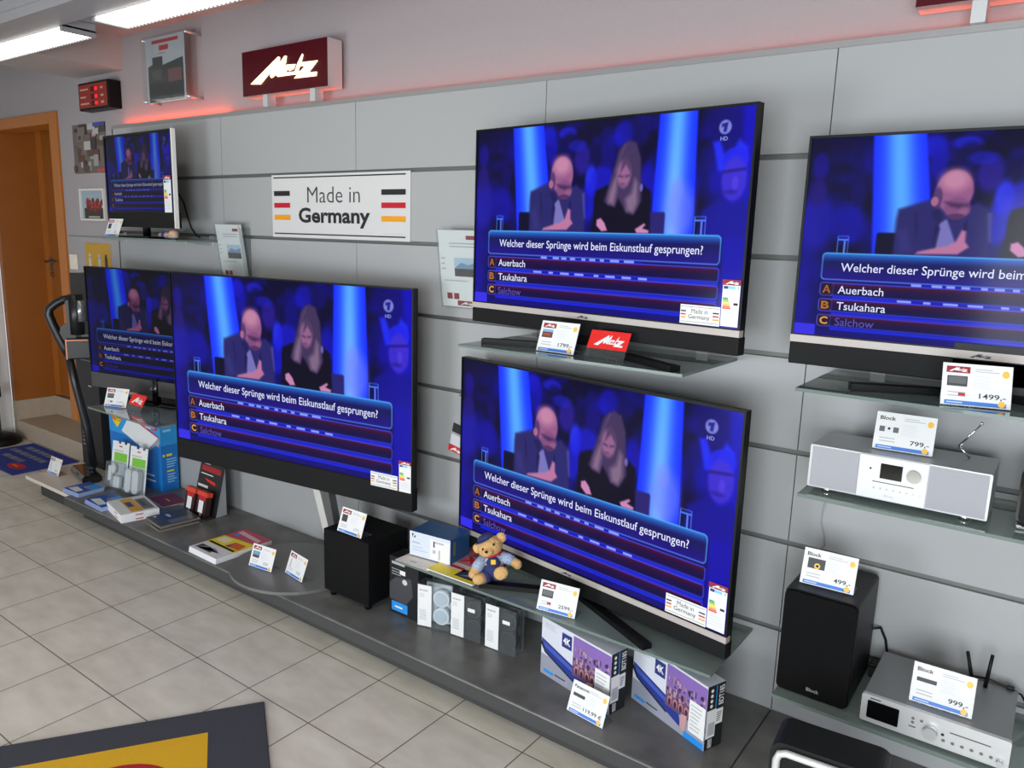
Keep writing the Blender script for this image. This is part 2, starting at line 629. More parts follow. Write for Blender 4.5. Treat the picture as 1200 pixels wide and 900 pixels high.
def lightbox(x0, posts, label, lit=1.0):
    t = thing('illuminated_sign', label, 'illuminated sign', (x0, -0.035, 2.2365), 0, 'red lit brand signs on the slat wall')
    wn = mat('sign_wine_face', (74, 8, 20), 0.4, spec=.2)
    b = MB()
    b.box(0, 0.613, 0.0, 0.082, 0.054, 0.256, SILVERP)
    b.rect(0.0, 0.613, 0.054, 0.256, -0.0006, wn)
    b.build('sign_box', t)
    b = MB()
    b.logo(0.055, 0.098, 0.505, 0.115, -0.006, mat('sign_letters_lit', (255, 226, 172), 0.5, emit=2.4), 0.0052)
    b.build('lettering', t)
    for k in posts:
        MB().box(k + 0.016, k + 0.05, 0.008, 0.056, 0.0, 0.055, SILVERP).build('post', t)


lightbox(-2.745, (0.125, 0.465), 'red lit sign with white lettering standing on the slat wall, whole in view')
lightbox(0.195, (0.115, 0.41), 'red lit sign at the top right corner cut off by the frame')

# ------------------------------------------------------------------ the television picture
NU, NV = 400, 226


def paint():
    """quiz show still: an array of sRGB colours over the screen, row 0 at the top"""
    u = np.linspace(0, 1, NU)[None, :].repeat(NV, 0)
    v = np.linspace(0, 1, NV)[:, None].repeat(NU, 1)
    x = u * 16 / 9
    img = np.zeros((NV, NU, 3))

    def over(col, a):
        nonlocal img
        col = np.asarray(col, float)
        if col.ndim == 1:
            col = col[None, None, :]
        img = img * (1 - a[..., None]) + col * a[..., None]

    def ss(d, w):
        return np.clip(0.5 - d / w, 0, 1)

    def ell(cu, cv, ru, rv, col, soft=0.25, a=1.0, rot=0.0):
        dx, dy = (u - cu) * 16 / 9, v - cv
        ex, ey = dx * cos(rot) + dy * sin(rot), -dx * sin(rot) + dy * cos(rot)
        d = np.sqrt((ex / (ru * 16 / 9)) ** 2 + (ey / rv) ** 2)
        over(col, a * ss(d - 1, soft))

    def poly(pts, col, soft=0.012, a=1.0):
        P = [(p[0] * 16 / 9, p[1]) for p in pts]
        inside = np.zeros(u.shape, bool)
        dist = np.full(u.shape, 9.0)
        for (x1, y1), (x2, y2) in zip(P, P[1:] + P[:1]):
            dx, dy = x2 - x1, y2 - y1
            t = np.clip(((x - x1) * dx + (v - y1) * dy) / (dx * dx + dy * dy + 1e-9), 0, 1)
            dist = np.minimum(dist, np.hypot(x - x1 - t * dx, v - y1 - t * dy))
            c = ((y1 > v) != (y2 > v)) & (x < (x2 - x1) * (v - y1) / (y2 - y1 + 1e-12) + x1)
            inside ^= c
        sd = np.where(inside, -dist, dist)
        over(col, a * ss(sd, soft))

    def rrd(u0, u1, v0, v1, r):
        cx, cy, hx, hy = (u0 + u1) / 2 * 16 / 9, (v0 + v1) / 2, (u1 - u0) / 2 * 16 / 9, (v1 - v0) / 2
        qx, qy = np.abs(x - cx) - hx + r, np.abs(v - cy) - hy + r
        return np.hypot(np.maximum(qx, 0), np.maximum(qy, 0)) + np.minimum(np.maximum(qx, qy), 0) - r

    rg = np.random.RandomState(7)

    def vnoise(nu, nv):
        g = rg.rand(nv + 2, nu + 2)
        a, bb = u * nu, v * nv
        i, j = a.astype(int), bb.astype(int)
        fa, fb = a - i, bb - j
        fa, fb = fa * fa * (3 - 2 * fa), fb * fb * (3 - 2 * fb)
        return (g[j, i] * (1 - fa) + g[j, i + 1] * fa) * (1 - fb) + (g[j + 1, i] * (1 - fa) + g[j + 1, i + 1] * fa) * fb

    n = vnoise(14, 9) * 0.6 + vnoise(30, 20) * 0.4
    n = np.clip((n - 0.35) * 2.2, 0, 1)[..., None]
    img = np.array([10, 0, 58.0]) * (1 - n) + np.array([20, 10, 146.0]) * n
    # brighter blue flanks
    over((26, 18, 214), np.clip((u - 0.86) / 0.1, 0, 1) * 0.85)
    over((34, 24, 170), np.clip((0.10 - u) / 0.08, 0, 1) * np.clip((v - 0.15) / 0.3, 0, 1) * 0.7)
    over((16, 2, 60), np.clip((0.15 - v) / 0.1, 0, 1) * np.clip((0.15 - u) / 0.05, 0, 1) * 0.8)
    # audience
    for cu, cv, ru, rv, col, a in [
            (.03, .14, .022, .07, (34, 18, 150), .8), (.03, .42, .05, .14, (38, 34, 176), .8), (.03, .27, .024, .07, (46, 28, 130), .8),
            (.115, .42, .05, .1, (26, 18, 170), .8), (.14, .28, .02, .06, (22, 10, 110), .8),
            (.315, .06, .028, .05, (30, 36, 222), .7), (.33, .13, .02, .08, (22, 18, 180), .7), (.39, .05, .035, .03, (38, 44, 220), .75), (.40, .1, .03, .05, (14, 4, 84), .8),
            (.45, .19, .03, .08, (62, 40, 170), .7), (.43, .12, .035, .03, (34, 40, 206), .6), (.487, .30, .022, .08, (48, 66, 255), .85), (.478, .42, .03, .1, (30, 34, 220), .8),
            (.53, .30, .04, .08, (34, 34, 216), .8), (.545, .17, .028, .07, (22, 14, 140), .8), (.60, .08, .035, .07, (30, 34, 216), .6), (.655, .06, .03, .08, (20, 10, 120), .7),
            (.69, .32, .024, .1, (28, 26, 200), .7)]:
        ell(cu, cv, ru, rv, col, 0.5, a)
    # two light beams
    for (a0, a1, b0, b1, pale) in ((.159, .297, .186, .347, 0.0), (.713, .838, .702, .849, 1.0)):
        k = v / 0.565
        l, r_ = a0 + (b0 - a0) * k, a1 + (b1 - a1) * k
        t = (u - l) / (r_ - l)
        c = np.exp(-((t - 0.5) / 0.27) ** 2)[..., None]
        core = np.array([100, 178, 255.0]) + pale * np.clip(k, 0, 1)[..., None] * np.array([34, 10, 2.0])
        col = np.array([26, 58, 255.0]) * (1 - c) + core * c
        a = np.clip(t / 0.05, 0, 1) * np.clip((1 - t) / 0.05, 0, 1) * (v < 0.60)
        over(col, a)
    ell(.80, .46, .045, .12, (128, 140, 255), 0.7, .55)
    ell(.785, .36, .02, .06, (140, 150, 255), 0.6, .4)
    # men at the right
    poly([(.88, .0), (.965, .0), (.97, .16), (.93, .26), (.89, .16)], (22, 10, 120), .03, .8)
    poly([(.885, .15), (.905, .14), (.93, .24), (.96, .14), (.985, .18), (.985, .30), (.905, .28)], (44, 60, 250), .02, .9)
    ell(.953, .23, .037, .055, (40, 44, 236), .2, .9)
    ell(.953, .32, .036, .10, (78, 58, 214), .3, .9)
    poly([(.918, .278), (.985, .268), (.985, .280), (.918, .292)], (36, 22, 130), .012, .8)
    ell(.945, .375, .02, .012, (50, 34, 160), .6, .7)
    ell(.957, .335, .009, .03, (96, 76, 226), .6, .7)
    poly([(.864, .46), (.92, .40), (.95, .43), (.99, .40), (1.01, .46), (1.01, .60), (.855, .60)], (28, 22, 160), .03, .9)
    over((28, 20, 178), np.clip((u - .93) / .02, 0, 1) * np.clip((v - .56) / .05, 0, 1))
    # chairs
    over((15, 5, 52), ss(rrd(.198, .262, .466, .60, .012), .01))
    over((52, 44, 124), ss(rrd(.70, .752, .465, .60, .012), .01))
    # man in the middle
    poly([(.243, .40), (.246, .352), (.317, .308), (.34, .33), (.41, .34), (.432, .322), (.466, .362), (.472, .60), (.243, .60)], (54, 50, 118), .02)
    poly([(.30, .36), (.33, .34), (.36, .46), (.335, .54), (.30, .50)], (52, 48, 120), .02, .7)
    poly([(.40, .36), (.44, .38), (.47, .47), (.46, .58), (.41, .54)], (54, 50, 122), .02, .8)
    poly([(.352, .40), (.366, .40), (.398, .535), (.335, .55)], (132, 128, 192), .012)
    poly([(.335, .335), (.352, .375), (.358, .405), (.345, .42), (.325, .37)], (44, 38, 100), .012)
    poly([(.34, .42), (.352, .44), (.345, .56), (.335, .56)], (34, 30, 86), .01, .8)
    poly([(.405, .42), (.412, .40), (.415, .45), (.408, .47)], (34, 30, 86), .01, .8)
    poly([(.455, .37), (.466, .365), (.472, .50), (.466, .50)], (92, 92, 176), .012, .7)
    poly([(.25, .46), (.27, .44), (.29, .55), (.262, .56)], (70, 66, 142), .03, .6)
    poly([(.285, .36), (.292, .36), (.30, .44), (.296, .50), (.29, .44)], (40, 36, 98), .012, .7)
    ell(.374, .268, .0445, .098, (160, 104, 148), .16)
    ell(.372, .215, .034, .05, (204, 148, 176), .9, .9)
    ell(.336, .30, .012, .05, (96, 66, 120), .4, .9)
    ell(.385, .345, .03, .05, (142, 92, 138), .3)
    ell(.331, .315, .009, .022, (176, 116, 150), .3)
    poly([(.355, .318), (.41, .328), (.412, .347), (.398, .352), (.37, .338)], (70, 44, 92), .02, .85)
    ell(.402, .358, .012, .02, (164, 108, 146), .8, .7)
    ell(.385, .383, .02, .012, (96, 58, 104), .5, .9)
    poly([(.403, .447), (.413, .452), (.414, .50), (.424, .525), (.40, .56), (.30, .565), (.305, .552), (.375, .52), (.392, .50)], (192, 130, 168), .012)
    # woman beside him
    poly([(.502, .40), (.51, .355), (.545, .33), (.665, .32), (.70, .365), (.706, .60), (.502, .60)], (14, 6, 40), .014)
    poly([(.60, .125), (.62, .11), (.645, .125), (.662, .20), (.667, .32), (.672, .41), (.655, .46), (.645, .478), (.618, .468), (.60, .42), (.59, .40), (.58, .438), (.556, .43), (.538, .41), (.555, .32), (.573, .22), (.582, .16)], (80, 64, 104), .02)
    poly([(.572, .30), (.585, .28), (.583, .36), (.575, .43), (.552, .42), (.556, .37)], (160, 130, 156), .03, .8)
    poly([(.645, .30), (.655, .32), (.658, .42), (.645, .47), (.622, .46), (.615, .40), (.635, .37)], (156, 130, 154), .03, .8)
    poly([(.60, .15), (.607, .13), (.59, .20), (.578, .30), (.574, .26)], (130, 108, 140), .02, .6)
    ell(.606, .275, .024, .068, (158, 112, 152), .4)
    poly([(.60, .20), (.612, .18), (.63, .24), (.628, .27), (.612, .23), (.592, .27)], (92, 70, 108), .014, .9)
    poly([(.588, .278), (.604, .286), (.602, .294), (.586, .288)], (84, 58, 96), .012, .8)
    poly([(.61, .284), (.626, .278), (.626, .288), (.611, .294)], (84, 58, 96), .012, .8)
    ell(.602, .325, .009, .007, (132, 76, 122), .8, .8)
    poly([(.515, .505), (.53, .495), (.545, .52), (.556, .56), (.535, .565), (.515, .535)], (206, 146, 186), .01)
    poly([(.654, .55), (.685, .52), (.69, .528), (.68, .545), (.702, .555), (.70, .57), (.66, .57)], (206, 146, 186), .01)
    ell(.668, .345, .006, .02, (120, 110, 180), .5)
    # water glasses
    for g0, g1 in ((.098, .126), (.847, .880)):
        d = np.abs(rrd(g0, g1, .487, .59, .004))
        over((104, 160, 255), ss(d - .002, .005) * .9)
        over((90, 140, 255), ((u > g0) & (u < g1) & (np.abs(v - .505) < .004)) * .9)
        over((120, 170, 255), (np.abs(u - (g0 + g1) / 2 - .004) < .0025) * ((v > .51) & (v < .575)) * .8)
    # channel logo
    d = np.hypot((u - .917) * 16 / 9, v - .085)
    over((150, 158, 224), ss(d - .032, .008) * .9)
    poly([(.907, .07), (.925, .064), (.921, .106), (.912, .106), (.914, .082), (.906, .085)], (40, 40, 150), .006)
    # lower part behind the captions
    over((18, 6, 112), np.clip((v - .58) / .03, 0, 1) * ((u > .055) & (u < .935)) * .9)
    for vb in (.80, .883, .962):
        over((34, 60, 255), np.exp(-((v - vb) / .009) ** 2) * ((u > .1) & (u < .93)) * .85)
    over((36, 26, 176), np.clip((v - .968) / .01, 0, 1) * ((u > .06)) * .6)
    # question box
    d = rrd(.060, .931, .571, .711, .022)
    g = np.clip((v - .571) / .14, 0, 1)[..., None]
    c = np.where(g < .34, np.array([54, 140, 226.0]) * (1 - g / .34) + np.array([24, 26, 104.0]) * (g / .34),
                 np.array([24, 26, 104.0]) * (1 - (g - .34) / .66) + np.array([44, 18, 150.0]) * ((g - .34) / .66))
    over(c, ss(d, .006))
    over((108, 188, 255), ss(np.abs(d + .003) - .0022, .005))
    # answers
    for v0, v1, e in ((.722, .792, 1), (.806, .873, 1), (.889, .952, 1), (.970, 1.03, .6)):
        d = rrd(.061, .932, v0, v1, .016)
        g = np.clip((v - v0) / (v1 - v0), 0, 1)[..., None]
        c = np.array([112, 6, 50.0]) * (1 - g) ** 2.6 + np.array([22, 2, 84.0]) * (1 - (1 - g) ** 2.6)
        if e < 1:
            c = np.array([26, 6, 110.0])
        over(c, ss(d, .006) * e)
        if e == 1:
            over((72, 96, 255), ss(np.abs(d + .003) - .0026, .005) * .95)
            d2 = rrd(.063, .099, v0 + .003, v1 - .003, .014)
            over((44, 24, 60), ss(d2, .006))
            over((120, 120, 220), ss(np.abs(d2) - .0014, .004) * .8)
    # dashes running along the edges
    for vb, s0, s1, segs in ((.716, .30, .69, (.0, .06, .13, .19, .22, .27, .31, .36, .42, .46, .50, .56, .60, .64, .70, .78, .83, .92)),
                             (.799, .27, .706, (.0, .08, .15, .19, .26, .34, .39, .47, .56, .60, .66, .74, .80, .87, .93, 1.0))):
        over((24, 24, 190), ((u > s0) & (u < s1)) * np.exp(-((v - vb) / .006) ** 4))
        for k in range(0, len(segs) - 1, 2):
            a0, a1 = s0 + (s1 - s0) * segs[k], s0 + (s1 - s0) * segs[k + 1]
            over((168, 180, 255), ((u > a0) & (u < a1)) * np.exp(-((v - vb) / .006) ** 4))
    over((72, 62, 238), ((u < .060) & (v > .945)) * .95)
    return np.clip(img, 0, 255)


def picture_mesh():
    """unit screen: x 0..1, z -1..0, facing -y, colours stored per vertex"""
    img = paint()
    s = img / 255.0
    lc = np.where(s <= .04045, s / 12.92, ((s + .055) / 1.055) ** 2.4).reshape(-1, 3)
    verts = [(i / (NU - 1), 0.0, -j / (NV - 1)) for j in range(NV) for i in range(NU)]
    faces = [(j * NU + i, (j + 1) * NU + i, (j + 1) * NU + i + 1, j * NU + i + 1) for j in range(NV - 1) for i in range(NU - 1)]
    cols = [tuple(c) for c in lc]

    def put(t, u0, v0, w, h, col, bold=0.0):
        vs, fs = text_geo(t, bold)
        b0 = len(verts)
        c = lin(col)[:3]
        for a, bb in vs:
            verts.append((u0 + a * w, -0.0012, -(v0 + (1 - bb) * h)))
            cols.append(c)
        for f in fs:
            faces.append(tuple(b0 + k for k in f))
    wht = (228, 232, 255)
    put('Welcher dieser Sprünge wird beim Eiskunstlauf gesprungen?', .114, .622, .765, .056, wht, .004)
    put('Auerbach', .112, .738, .121, .040, wht, .005)
    put('Tsukahara', .113, .821, .130, .040, wht, .005)
    put('Salchow', .113, .903, .104, .040, (112, 96, 186), .0)
    for t, v0, c in (('A', .737, (188, 118, 58)), ('B', .820, (190, 124, 60)), ('C', .900, (224, 166, 84))):
        put(t, .070, v0, .022, .040, c, .03)
        put(t, .0755, v0 + .010, .011, .020, (70, 36, 56), .0)
    put('HD', .906, .127, .021, .018, (150, 158, 226), .02)
    me = bpy.data.meshes.new('screen')
    me.from_pydata(verts, [], faces)
    at = me.color_attributes.new('pic', 'FLOAT_COLOR', 'POINT')
    at.data.foreach_set('color', np.hstack([np.array(cols), np.ones((len(cols), 1))]).astype(np.float32).ravel())
    me.materials.append(None)
    me.update()
    return me


def screen_mat(name, strength, gamma=1.0):
    m = bpy.data.materials.new(name)
    m.use_nodes = True
    nt = m.node_tree
    b = nt.nodes['Principled BSDF']
    a = nt.nodes.new('ShaderNodeVertexColor')
    a.layer_name = 'pic'
    b.inputs['Base Color'].default_value = (0.006, 0.006, 0.008, 1)
    b.inputs['Roughness'].default_value = 0.12
    b.inputs['Specular IOR Level'].default_value = 0.09
    gm_ = nt.nodes.new('ShaderNodeGamma')
    gm_.inputs[1].default_value = gamma
    nt.links.new(a.outputs[0], gm_.inputs[0])
    nt.links.new(gm_.outputs[0], b.inputs['Emission Color'])
    b.inputs['Emission Strength'].default_value = strength
    return m


PIC = picture_mesh()


def made_sticker(b, w, h, y, full=False):
    """white plate with the two line slogan between black, red and gold bars; drawn from x 0, z 0"""
    b.rect(0, w, 0, h, y, PAPER)
    e = 0.0005
    for z in (0.10, 0.885):
        b.rect(w * 0.02, w * 0.975, h * z, h * (z + 0.018), y - e, INK)
    for x0, x1 in ((.02, .15), (.825, .975)):
        for z, m in ((.62, INK), (.45, RED), (.28, GOLD)):
            b.rect(w * x0, w * x1, h * z, h * (z + .072), y - e, m)
    b.text('Made in', w * .29, h * .56, w * .41, h * .25, y - e, DGREYT, 0.0 if full else -0.004)
    b.text('Germany', w * .215, h * .205, w * .54, h * .29, y - e, INK, 0.028 if full else 0.0)
    if full:
        b.text('Made by Metz', w * .835, h * .125, w * .12, h * .025, y - e, GREYT)


def energy_label(b, w, h, y):
    b.rect(0, w, 0, h, y, PAPER)
    e = 0.0005
    b.rect(-0.002, w * 1.02, h * .90, h * 1.02, y - e, DRED)
    b.logo(w * .12, h * .915, w * .8, h * .085, y - 2 * e, WHITE)
    b.rect(w * .06, w * .30, h * .82, h * .88, y - e, NAVYP)
    b.rect(w * .30, w * .72, h * .82, h * .88, y - e, mat('label_light_blue', (130, 196, 240), 0.5))
    b.rect(w * .86, w * .94, h * .82, h * .88, y - e, mat('label_light_blue'))
    for i, c in enumerate(((40, 150, 90), (90, 180, 70), (190, 205, 60), (240, 220, 60), (244, 180, 60), (234, 110, 60), (220, 50, 50))):
        z = h * (.60 - i * .036)
        b.rect(w * .06, w * (.34 + i * .03), z, z + h * .030, y - e, mat('label_class_%d' % i, c, 0.5))
    b.rect(w * .68, w * .92, h * .47, h * .52, y - e, INK)
    b.lines(w * .08, w * .9, h * .08, h * .33, 4, y - e, mat('label_faint', (206, 210, 220), 0.6), .3, 5)


def television(label, x, y, yaw, w, zt, hp, strip, chin, strength, depth=0.045, chin_mat=None, white_case=False, stickers=(), shelf=1.3, feet=None, logo=True, bez=0.007, gamma=1.18):
    """x, y, zt: upper left front corner; hp: picture height; strip: silver strip; chin: black bar below it"""
    zb = zt - hp - strip - chin
    t = thing('television', label, 'television', (x, y, shelf), yaw, 'televisions showing the quiz show')
    z0, z1 = zb - shelf, zt - shelf
    b = MB()
    fr = BLACK
    b.box(0, bez, -0.004, 0.02, z1 - hp, z1, fr)
    b.box(w - bez, w, -0.004, 0.02, z1 - hp, z1, fr)
    b.box(bez, w - bez, -0.004, 0.02, z1 - bez, z1, fr)
    b.box(bez, w - bez, -0.004, 0.02, z1 - hp, z1 - hp + 0.004, fr)
    case = mat('tv_white_case', (226, 226, 222), 0.4) if white_case else BLACKM
    b.box(0.0, w - (0.03 if white_case else 0), 0.018, depth * 0.6, z0 + 0.02, z1, BLACKM)
    b.box(w * 0.06, w * 0.94, depth * 0.6, depth, z0 + 0.05, z1 - hp * 0.45, BLACKM)
    if white_case:
        b.box(w, w + 0.010, -0.004, 0.016, z0, z1 + 0.002, case)
    b.build('cabinet', t)
    so = bpy.data.objects.new('screen', PIC)
    COL.objects.link(so)
    so.parent = t
    so.location = (bez, 0.0, z1 - bez)
    so.scale = (w - 2 * bez, 1, hp - bez - 0.004)
    so.material_slots[0].link = 'OBJECT'
    so.material_slots[0].material = screen_mat('tv_picture_%d' % int(strength * 100), strength, gamma)
    if strip:
        b = MB()
        b.box(0, w, -0.006, 0.02, z1 - hp - strip, z1 - hp, TRIMS)
        if logo:
            b.logo(w * 0.46, z1 - hp - strip * 0.85, 0.05, strip * 0.6, -0.0066, DGREYT)
        b.build('trim_strip', t)
    b = MB()
    b.box(0, w, -0.005, 0.035, z0, z0 + chin, chin_mat or BLACKM, 0.003)
    if not strip and logo:
        b.logo(w * 0.46, z0 + chin * 0.35, 0.06, chin * 0.3, -0.0056, GREYT)
    b.build('speaker_bar', t)
    for kind, u0, u1, v0, v1 in stickers:
        b = MB()
        b.M = Matrix.Translation((u0 * w, -0.0055, z1 - v1 * hp))
        (made_sticker if kind == 'made' else energy_label)(b, (u1 - u0) * w, (v1 - v0) * hp, -0.002)
        b.build('sticker', t)['label'] = 'slogan sticker on the lower right of the screen' if kind == 'made' else 'energy label on the lower right of the screen'
    return t, z0


def flat_bar(b, p0, p1, wid, z0, z1, m):
    p0, p1 = Vector(p0), Vector(p1)
    n = Vector((-(p1 - p0).y, (p1 - p0).x)).normalized() * wid / 2
    b.prism([tuple(p0 - n), tuple(p1 - n), tuple(p1 + n), tuple(p0 + n)], 'z', z0, z1, m)


def v_stand(t, z0, x, y, yaw, feet):
    """two flat feet splayed from a neck; feet given in world coordinates"""
    R = Matrix.Rotation(-yaw, 2)
    loc = [R @ (Vector(p) - Vector((x, y))) for p in feet]
    nk = loc[0]
    for p in loc[1:]:
        b = MB()
        flat_bar(b, nk, p, 0.036, 0.0005, 0.018, BLACK)
        b.build('foot', t)
    b = MB()
    b.box(nk.x - 0.09, nk.x + 0.09, nk.y - 0.02, nk.y + 0.02, 0.018, z0 + 0.10, BLACK)
    b.build('neck', t)


ST = (('made', .822, .942, .90, .99), ('energy', .944, .994, .775, .985))
G3 = 1.30
t, z0 = television('large television on the low glass shelf behind the teddy bear', -1.275, -0.113, -0.153, 1.22, 1.195, 0.697, 0.020, 0.054, 1.05, stickers=ST, shelf=0.400)
v_stand(t, z0, -1.275, -0.113, -0.153, [(-0.66, -0.175), (-0.985, -0.338), (-0.30, -0.355)])
t, z0 = television('middle television on the upper glass shelf, above the set with the bear', -1.156, -0.198, -0.121, 1.065, 2.031, 0.607, 0.019, 0.052, 1.05, stickers=ST, shelf=G3)
v_stand(t, z0, -1.156, -0.198, -0.121, [(-0.63, -0.215), (-0.985, -0.355), (-0.245, -0.415)])
t, z0 = television('right hand television on the upper glass shelf, cut off by the frame', 0.003, -0.2, 0.0, 0.96, 1.953, 0.537, 0.020, 0.062, 1.0, shelf=G3, depth=0.06)
v_stand(t, z0, 0.003, -0.2, 0.0, [(0.50, -0.185), (0.20, -0.325), (0.82, -0.325)])
t4, z0 = television('largest television on the floor stand with round base, left of centre', -2.891, -0.376, 0.124, 1.445, 1.452, 0.823, 0.0, 0.099, 1.0, shelf=PT, logo=False,
                    stickers=(('made', .852, .95, .945, 1.02), ('energy', .955, .997, .862, 1.02)))
t5, z5 = television('dark television at the far left standing partly behind the largest one', -3.962, -0.27, 0.173, 1.07, 1.429, 0.61, 0.0, 0.088, 0.46, shelf=0.70, depth=0.03, gamma=1.6,
                    chin_mat=mat('dark_grey_speaker_cloth', (70, 68, 68), 0.6, noise=0.1, nscale=400))
b = MB()
b.box(0.30, 0.78, -0.10, 0.10, 0.0005, 0.010, GLOSSB, 0.003)
b.build('base_plate', t5)
b = MB()
b.cyl((0.54, 0.0, 0.009), (0.54, 0.0, z5 + 0.10), 0.022, GLOSSB)
b.build('neck', t5)
t6, z6 = television('small television with white case on the glass shelf near the wooden door', -3.806, -0.19, -0.03, 0.71, 2.142, 0.408, 0.0, 0.079, 0.40, shelf=1.600, depth=0.04, gamma=1.5, white_case=True, logo=False, bez=0.012,
                    stickers=(('energy', .885, .985, .56, 1.0),))
b = MB()
b.box(0.20, 0.52, -0.05, 0.12, 0.0005, 0.010, BLACK, 0.004)
b.cyl((0.36, 0.03, 0.009), (0.36, 0.03, z6 + 0.08), 0.02, BLACK)
b.build('stand', t6)

# floor stand of the largest set: slanted metal legs on a round plate
R4 = Matrix.Rotation(-0.124, 3, 'Z')


def L4(p):
    return R4 @ (Vector(p) - Vector((-2.891, -0.376, PT)))


b = MB()
c = L4((-2.10, -0.268, PT))
n = 56
b.prism([(c.x + 0.295 * cos(2 * pi * k / n), c.y + 0.262 * sin(2 * pi * k / n) - 0.042) for k in range(n)], 'z', 0.0005, 0.014, mat('stand_plate_grey', (120, 119, 117), 0.36, metal=0.3), True)
b.build('stand_base', t4)
for dx, m in ((0.0, mat('leg_satin_steel', (206, 204, 200), 0.4, metal=0.35)), (0.075, mat('stand_dark_metal', (110, 110, 112), 0.35, metal=0.7))):
    p0, p1 = L4((-2.055 + dx, -0.235, 0.66)), L4((-1.90 + dx * .4, -0.235, PT + 0.014))
    b = MB()
    b.prism([(p0.x - .018, p0.z), (p1.x - .018, p1.z), (p1.x + .022, p1.z), (p0.x + .022, p0.z)], 'y', p0.y - 0.012, p0.y + 0.03, m)
    b.build('stand_leg', t4)

# ------------------------------------------------------------------ glass shelves
def shelf(x0, x1, d, z, label, th=0.009):
    t = thing('glass_shelf', label, 'glass shelf', ((x0 + x1) / 2, -0.002, z - th), 0, 'glass shelves on the slat wall')
    h = (x1 - x0) / 2
    b = MB()
    vs = [(-h, -d, 0), (h, -d, 0), (h, 0, 0), (-h, 0, 0), (-h, -d, th), (h, -d, th), (h, 0, th), (-h, 0, th)]
    b.add(vs, [(4, 5, 6, 7), (3, 2, 1, 0)], GLASS)
    b.add(vs, [(0, 1, 5, 4), (1, 2, 6, 5), (3, 0, 4, 7)], GLASSE)
    b.build('glass_pane', t)
    for s_ in (-1, 1):
        b = MB()
        x = s_ * (h - 0.12)
        b.prism([(0.0, -0.001), (-d * 0.55, -0.001), (-d * 0.55, -0.008), (0.0, -0.022)], 'x', x - 0.006, x + 0.006, SILVERP)
        b.box(x - 0.02, x + 0.02, -0.004, 0.001, -0.022, 0.03, SILVERP)
        b.build('bracket', t)
    return t


shelf(-1.03, -0.215, 0.43, G3, 'glass shelf carrying the upper middle television')
shelf(0.085, 0.90, 0.40, G3, 'glass shelf carrying the television at the right edge')
shelf(0.10, 0.915, 0.335, 1.0, 'glass shelf under the silver radio')
shelf(0.09, 0.905, 0.345, 0.40, 'lowest glass shelf under the black speaker and silver receiver')
shelf(-1.388, -0.085, 0.368, 0.40, 'wide low glass shelf under the television with the bear')
shelf(-3.57, -2.90, 0.485, 0.70, 'glass shelf under the dark far left television')
shelf(-4.11, -2.985, 0.275, 1.600, 'long high glass shelf under the small white cased television')

# ------------------------------------------------------------------ price cards in acrylic stands
BADGE = mat('badge_gold', (236, 186, 70), 0.45)


